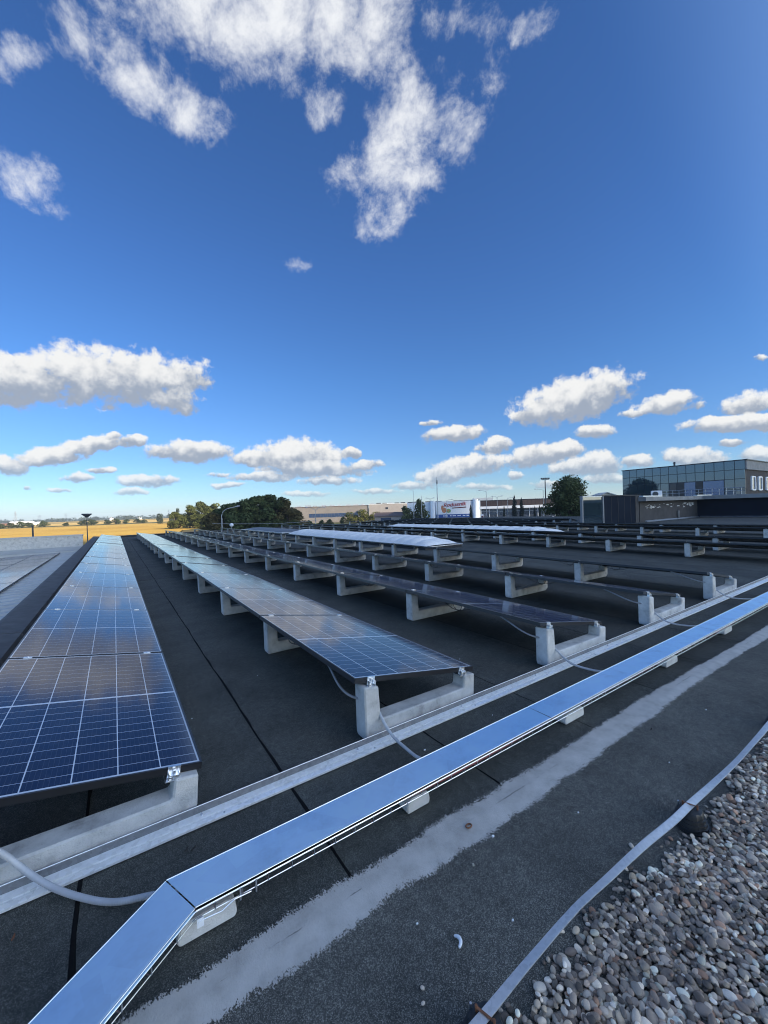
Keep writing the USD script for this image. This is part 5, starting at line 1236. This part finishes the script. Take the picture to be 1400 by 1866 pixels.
simple('car_white', (.70, .70, .70), .3, var=.05)
simple('car_red', (.25, .02, .02), .3, var=.1)
for i, (x, y, pt, lab) in enumerate(((137.5, 122.8, 'car_dark', 'dark car parked right of the white upright sign'), (140.0, 119.6, 'car_dark', 'dark car parked second from the white upright sign'), (143.0, 115.5, 'car_silver', 'silver car parked under the two-armed lamp'), (148.3, 108.6, 'car_white', 'white car parked behind the cypress pair'), (151.0, 105.0, 'car_silver', 'silver car parked left of the small cypress pair'), (154.3, 100.8, 'car_white', 'white car parked right of the small cypress pair'))):
    car(x, y, 38 + 6 * math.sin(i * 2.1), pt, lab)

# ---------------------------------------------------------------- the higher block at the right
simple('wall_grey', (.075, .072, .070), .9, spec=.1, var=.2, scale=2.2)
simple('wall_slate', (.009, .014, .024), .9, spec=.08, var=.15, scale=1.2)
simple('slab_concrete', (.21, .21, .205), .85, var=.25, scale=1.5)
simple('end_brick', (.075, .068, .064), .9, spec=.1, var=.2, scale=1.5)
simple('screen_post', (.16, .17, .18), .6, var=.1)
simple('flaked', (.55, .55, .53), .8, var=.15)
t = thing('glazed_screen', 'framed mirror glass screen left of the dark cabin on the roof', 'glass screen')
m = MB()
for x in (24.5, 27.0):
    m.box(x - .07, x + .07, 13.95, 14.09, .0, 2.0)
obj('post', m, 'screen_post', t)
m = MB(); m.box(24.572, 26.928, 13.98, 14.06, 1.93, 2.0).box(24.572, 26.928, 13.98, 14.06, .02, .08); obj('rail', m, 'galvanised_dull', t)
m = MB(); m.box(24.572, 26.928, 14.0, 14.02, .08, 1.93); obj('pane', m, 'mirror_glass', t)
t = thing('roof_cabin', 'dark slate blue cabin beside the glass screen on the roof', 'cabin')
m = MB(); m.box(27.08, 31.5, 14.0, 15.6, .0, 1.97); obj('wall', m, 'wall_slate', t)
m = MB(); m.box(27.02, 32.3, 13.94, 15.66, 1.97, 2.04); obj('roof_edge', m, 'felt_dark', t)
m = MB(); m.box(31.503, 32.0, 13.97, 15.6, 0, 1.966); obj('corner_pier', m, 'wall_grey', t)
for k in range(4):
    m = MB(); x = 28.1 + k * .9; m.box(x, x + .03, 13.99, 13.999, .05, 1.93); obj('panel_joint', m, 'felt_dark', t)
t = thing('upper_block', 'low grey wing with an overhanging slab beneath the glass building', 'building')
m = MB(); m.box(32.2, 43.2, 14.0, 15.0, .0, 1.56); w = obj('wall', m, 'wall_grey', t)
gf = np.random.default_rng(12)
for k in range(46):
    x = 33.0 + 9.0 * gf.random() ** 1.05; z = 1.30 - .32 * gf.random() ** 1.5 - .04 * math.sin(x); s = gf.uniform(.06, .28)
    an = np.sort(gf.uniform(0, 2 * math.pi, 9)); rr = s * gf.uniform(.35, 1, 9)
    m = MB(); m.add(np.vstack([[(x, 13.993, z)], np.stack([x + rr * np.cos(an) * 1.5, np.full(9, 13.993), z + rr * np.sin(an) * .33], -1)]), [(0, 1 + i, 1 + (i + 1) % 9) for i in range(9)]); obj('bare_patch', m, 'flaked', w)
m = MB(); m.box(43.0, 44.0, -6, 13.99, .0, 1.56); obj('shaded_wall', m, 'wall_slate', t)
m = MB(); m.prism_x([(13.45, 1.56), (15.2, 1.56), (15.2, 1.90), (13.45, 1.86)], 31.9, 42.6); obj('slab_edge', m, 'slab_concrete', t)
m = MB(); m.box(42.602, 62, -6, 20.5, 1.56, 1.88); obj('roof_slab', m, 'slab_concrete', t)
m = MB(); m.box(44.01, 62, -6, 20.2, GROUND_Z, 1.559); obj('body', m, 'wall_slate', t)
m = MB(); m.prism_x([(13.8, .005), (13.99, .005), (13.99, .10), (13.97, .10)], 33, 43.0); obj('base_flashing', m, 'galvanised_dull', t)
m = MB(); m.prism([(42.8, .005), (42.99, .005), (42.99, .10), (42.97, .10)], -6, 13.79); obj('base_flashing', m, 'galvanised_dull', t)
m = MB(); m.tube([(38.7, 13.9, .08), (38.7, 13.9, .70)], .075, 10); obj('downpipe', m, 'slab_concrete', t)
for k, (a, b) in enumerate(((33.5, 36.8), (44, 47.5))):
    m = MB(); m.box(a, b, 14.3, 14.6, 1.885, 1.98); obj('loose_flashing', m, 'galvanised_dull', t)
t = thing('air_conditioner', 'white air conditioning unit with a round fan on the slab', 'air conditioner', (50.0, 20.0, 1.885), (0, 0, -62))
m = MB().tm(rbox(1.0, .42, .72, .03), (0, 0, .06)); obj('casing', m, 'white_paint', t)
m = MB(); m.tube([(-.12, -.215, .42), (-.12, -.232, .42)], .27, 20); obj('fan_grille', m, 'pole_dark', t)
m = MB(); m.box(-.42, -.32, -.2, .2, 0, .06).box(.32, .42, -.2, .2, 0, .06); obj('foot', m, 'pole_dark', t)

gb = thing('glass_building', 'mirror glass office block with a brick end wall at right', 'office building')
GX, GY0, GY1, GZ = 62.0, 15.4, 29.2, 6.1
m = MB(); m.box(GX + .12, GX + 26, GY0 + .05, GY1, GROUND_Z, GZ - .05); obj('core', m, 'end_brick', gb)
m = MB(); m.box(GX - .08, GX + 26.2, GY0 - .25, GY1 + .08, GZ - .049, GZ + .05); obj('roof_edge', m, 'pole_dark', gb)
NC = 14; cw = (GY1 - GY0) / NC
rowsz = [(1.85, 2.62), (2.62, 3.86), (3.86, 4.98), (4.98, 6.05)]
for c in range(NC):
    ya, yb_ = GY1 - (c + 1) * cw, GY1 - c * cw
    for r_, (za, zb_) in enumerate(rowsz):
        recess = r_ <= 1 and 6 <= c <= 11
        if recess:
            continue
        m = MB(); g_ = .03
        tl = rj.gauss(0, .004)
        m.box(GX, GX + .05, ya + g_, yb_ - g_, za + g_, zb_ - g_)
        o = obj('pane', m, 'mirror_glass', gb)
        UsdGeom.Xformable(o).AddTranslateOp().Set(Gf.Vec3d(rj.uniform(-.004, .004), 0, 0)); 
m = MB(); m.box(GX + .055, GX + .12, GY0 + .05, GY1, 1.8, GZ - .05)
obj('mullion_frame', m, 'pole_dark', gb)
# the recessed balcony windows
ra, rb = GY1 - 12 * cw, GY1 - 6 * cw
m = MB(); m.box(GX - .012, GX - .004, ra, rb, 1.85, 3.86); obj('recess', m, 'pole_dark', gb)
for (a, b, mt) in ((.02, .14, 'dark_window'), (.15, .29, 'wall_grey'), (.30, .50, 'blue_shade'), (.51, .63, 'wall_grey'), (.64, .99, 'blue_shade')):
    m = MB(); m.box(GX - .04, GX - .013, rb - (rb - ra) * b, rb - (rb - ra) * a, 1.9, 3.78); obj('balcony_window', m, mt, gb)
m = MB(); m.box(GX - 1.3, GX - .042, GY0, rb + .6, 1.885, 2.02); obj('balcony', m, 'slab_concrete', gb)
for k in range(13):
    y = GY0 + .1 + k * (rb + .4 - GY0) / 12
    m = MB(); m.tube([(GX - 1.2, y, 2.02), (GX - 1.2, y, 2.82)], .025, 6); obj('baluster', m, 'galvanised_dull', gb)
for zz in (2.82, 2.45):
    m = MB(); m.tube([(GX - 1.2, GY0, zz), (GX - 1.2, rb + .5, zz)], .03, 6); obj('rail', m, 'galvanised_dull', gb)
m = MB(); m.box(GX + .1, GX + 26, GY0 - .12, GY0 + .04, 4.95, GZ - .052); obj('end_band', m, 'slab_concrete', gb)
for x in (64.3, 67.0, 70.2, 73.4, 76.6):
    m = MB(); m.box(x, x + 1.15, GY0 - .02, GY0 + .04, 2.6, 4.05); w = obj('end_window', m, 'dark_window', gb)
    m = MB(); m.box(x - .22, x, GY0 - .1, GY0 + .045, 2.5, 4.15).box(x + 1.15, x + 1.37, GY0 - .1, GY0 + .045, 2.5, 4.15).box(x - .001, x + 1.151, GY0 - .1, GY0 + .045, 4.052, 4.2).box(x - .001, x + 1.151, GY0 - .1, GY0 + .045, 2.45, 2.598); obj('window_frame', m, 'white_paint', w)
m = MB(); m.cyl(62.6, 22.8, GZ + .05, GZ + .40, .12, .12, 10).cyl(62.6, 22.8, GZ + .401, GZ + .58, .2, .08, 10); obj('roof_vent', m, 'pole_dark', gb)

# ---------------------------------------------------------------- the cloud whose shadow lies over the roofs
cc = np.array([67, 43, 0.0]) + SUN / SUN[2] * 640
m = MB()
gc = np.random.default_rng(3)
for k in range(30):
    a, d = gc.uniform(0, 2 * math.pi), 92 * math.sqrt(gc.random())
    s = trimesh.creation.icosphere(subdivisions=3); q = gc.uniform(34, 52) * (1.15 - .35 * d / 92)
    v = s.vertices * [q, q, q * .42]
    v = v * (1 + .35 * (meshkit.fbm(v / 22 + k * 5, 4, seed=2) - .5))[:, None]
    m.add(v + [d * math.cos(a), d * math.sin(a), gc.uniform(-4, 10)], s.faces)
s = trimesh.creation.icosphere(subdivisions=4); v = s.vertices * [104, 104, 20]; m.add(v, s.faces)
simple('cloud_white', (.86, .86, .87), .95, var=.03, scale=.01, spec=.0)
o = obj('cloud', m, 'cloud_white', None, smooth=True); UsdGeom.Xformable(o).AddTranslateOp().Set(Gf.Vec3d(*map(float, cc)))
tag(o, 'white cumulus drifting before the sun, its shadow over the roofs', 'cloud', kind='stuff')

# ---------------------------------------------------------------- the air
usdkit.material(stage, '/World/Looks/haze', {'v': ('principled_volume', {'color': (.80, .88, .97), 'density': .00016, 'anisotropy': .2})}, [], volume='v.volume')
m = MB(); m.box(-2600, 2600, -700, 2600, GROUND_Z - 1.0, 24.0)
tag(obj('haze', m, 'haze'), 'thin bluish air that fades the far fields and trees', 'haze', kind='stuff')
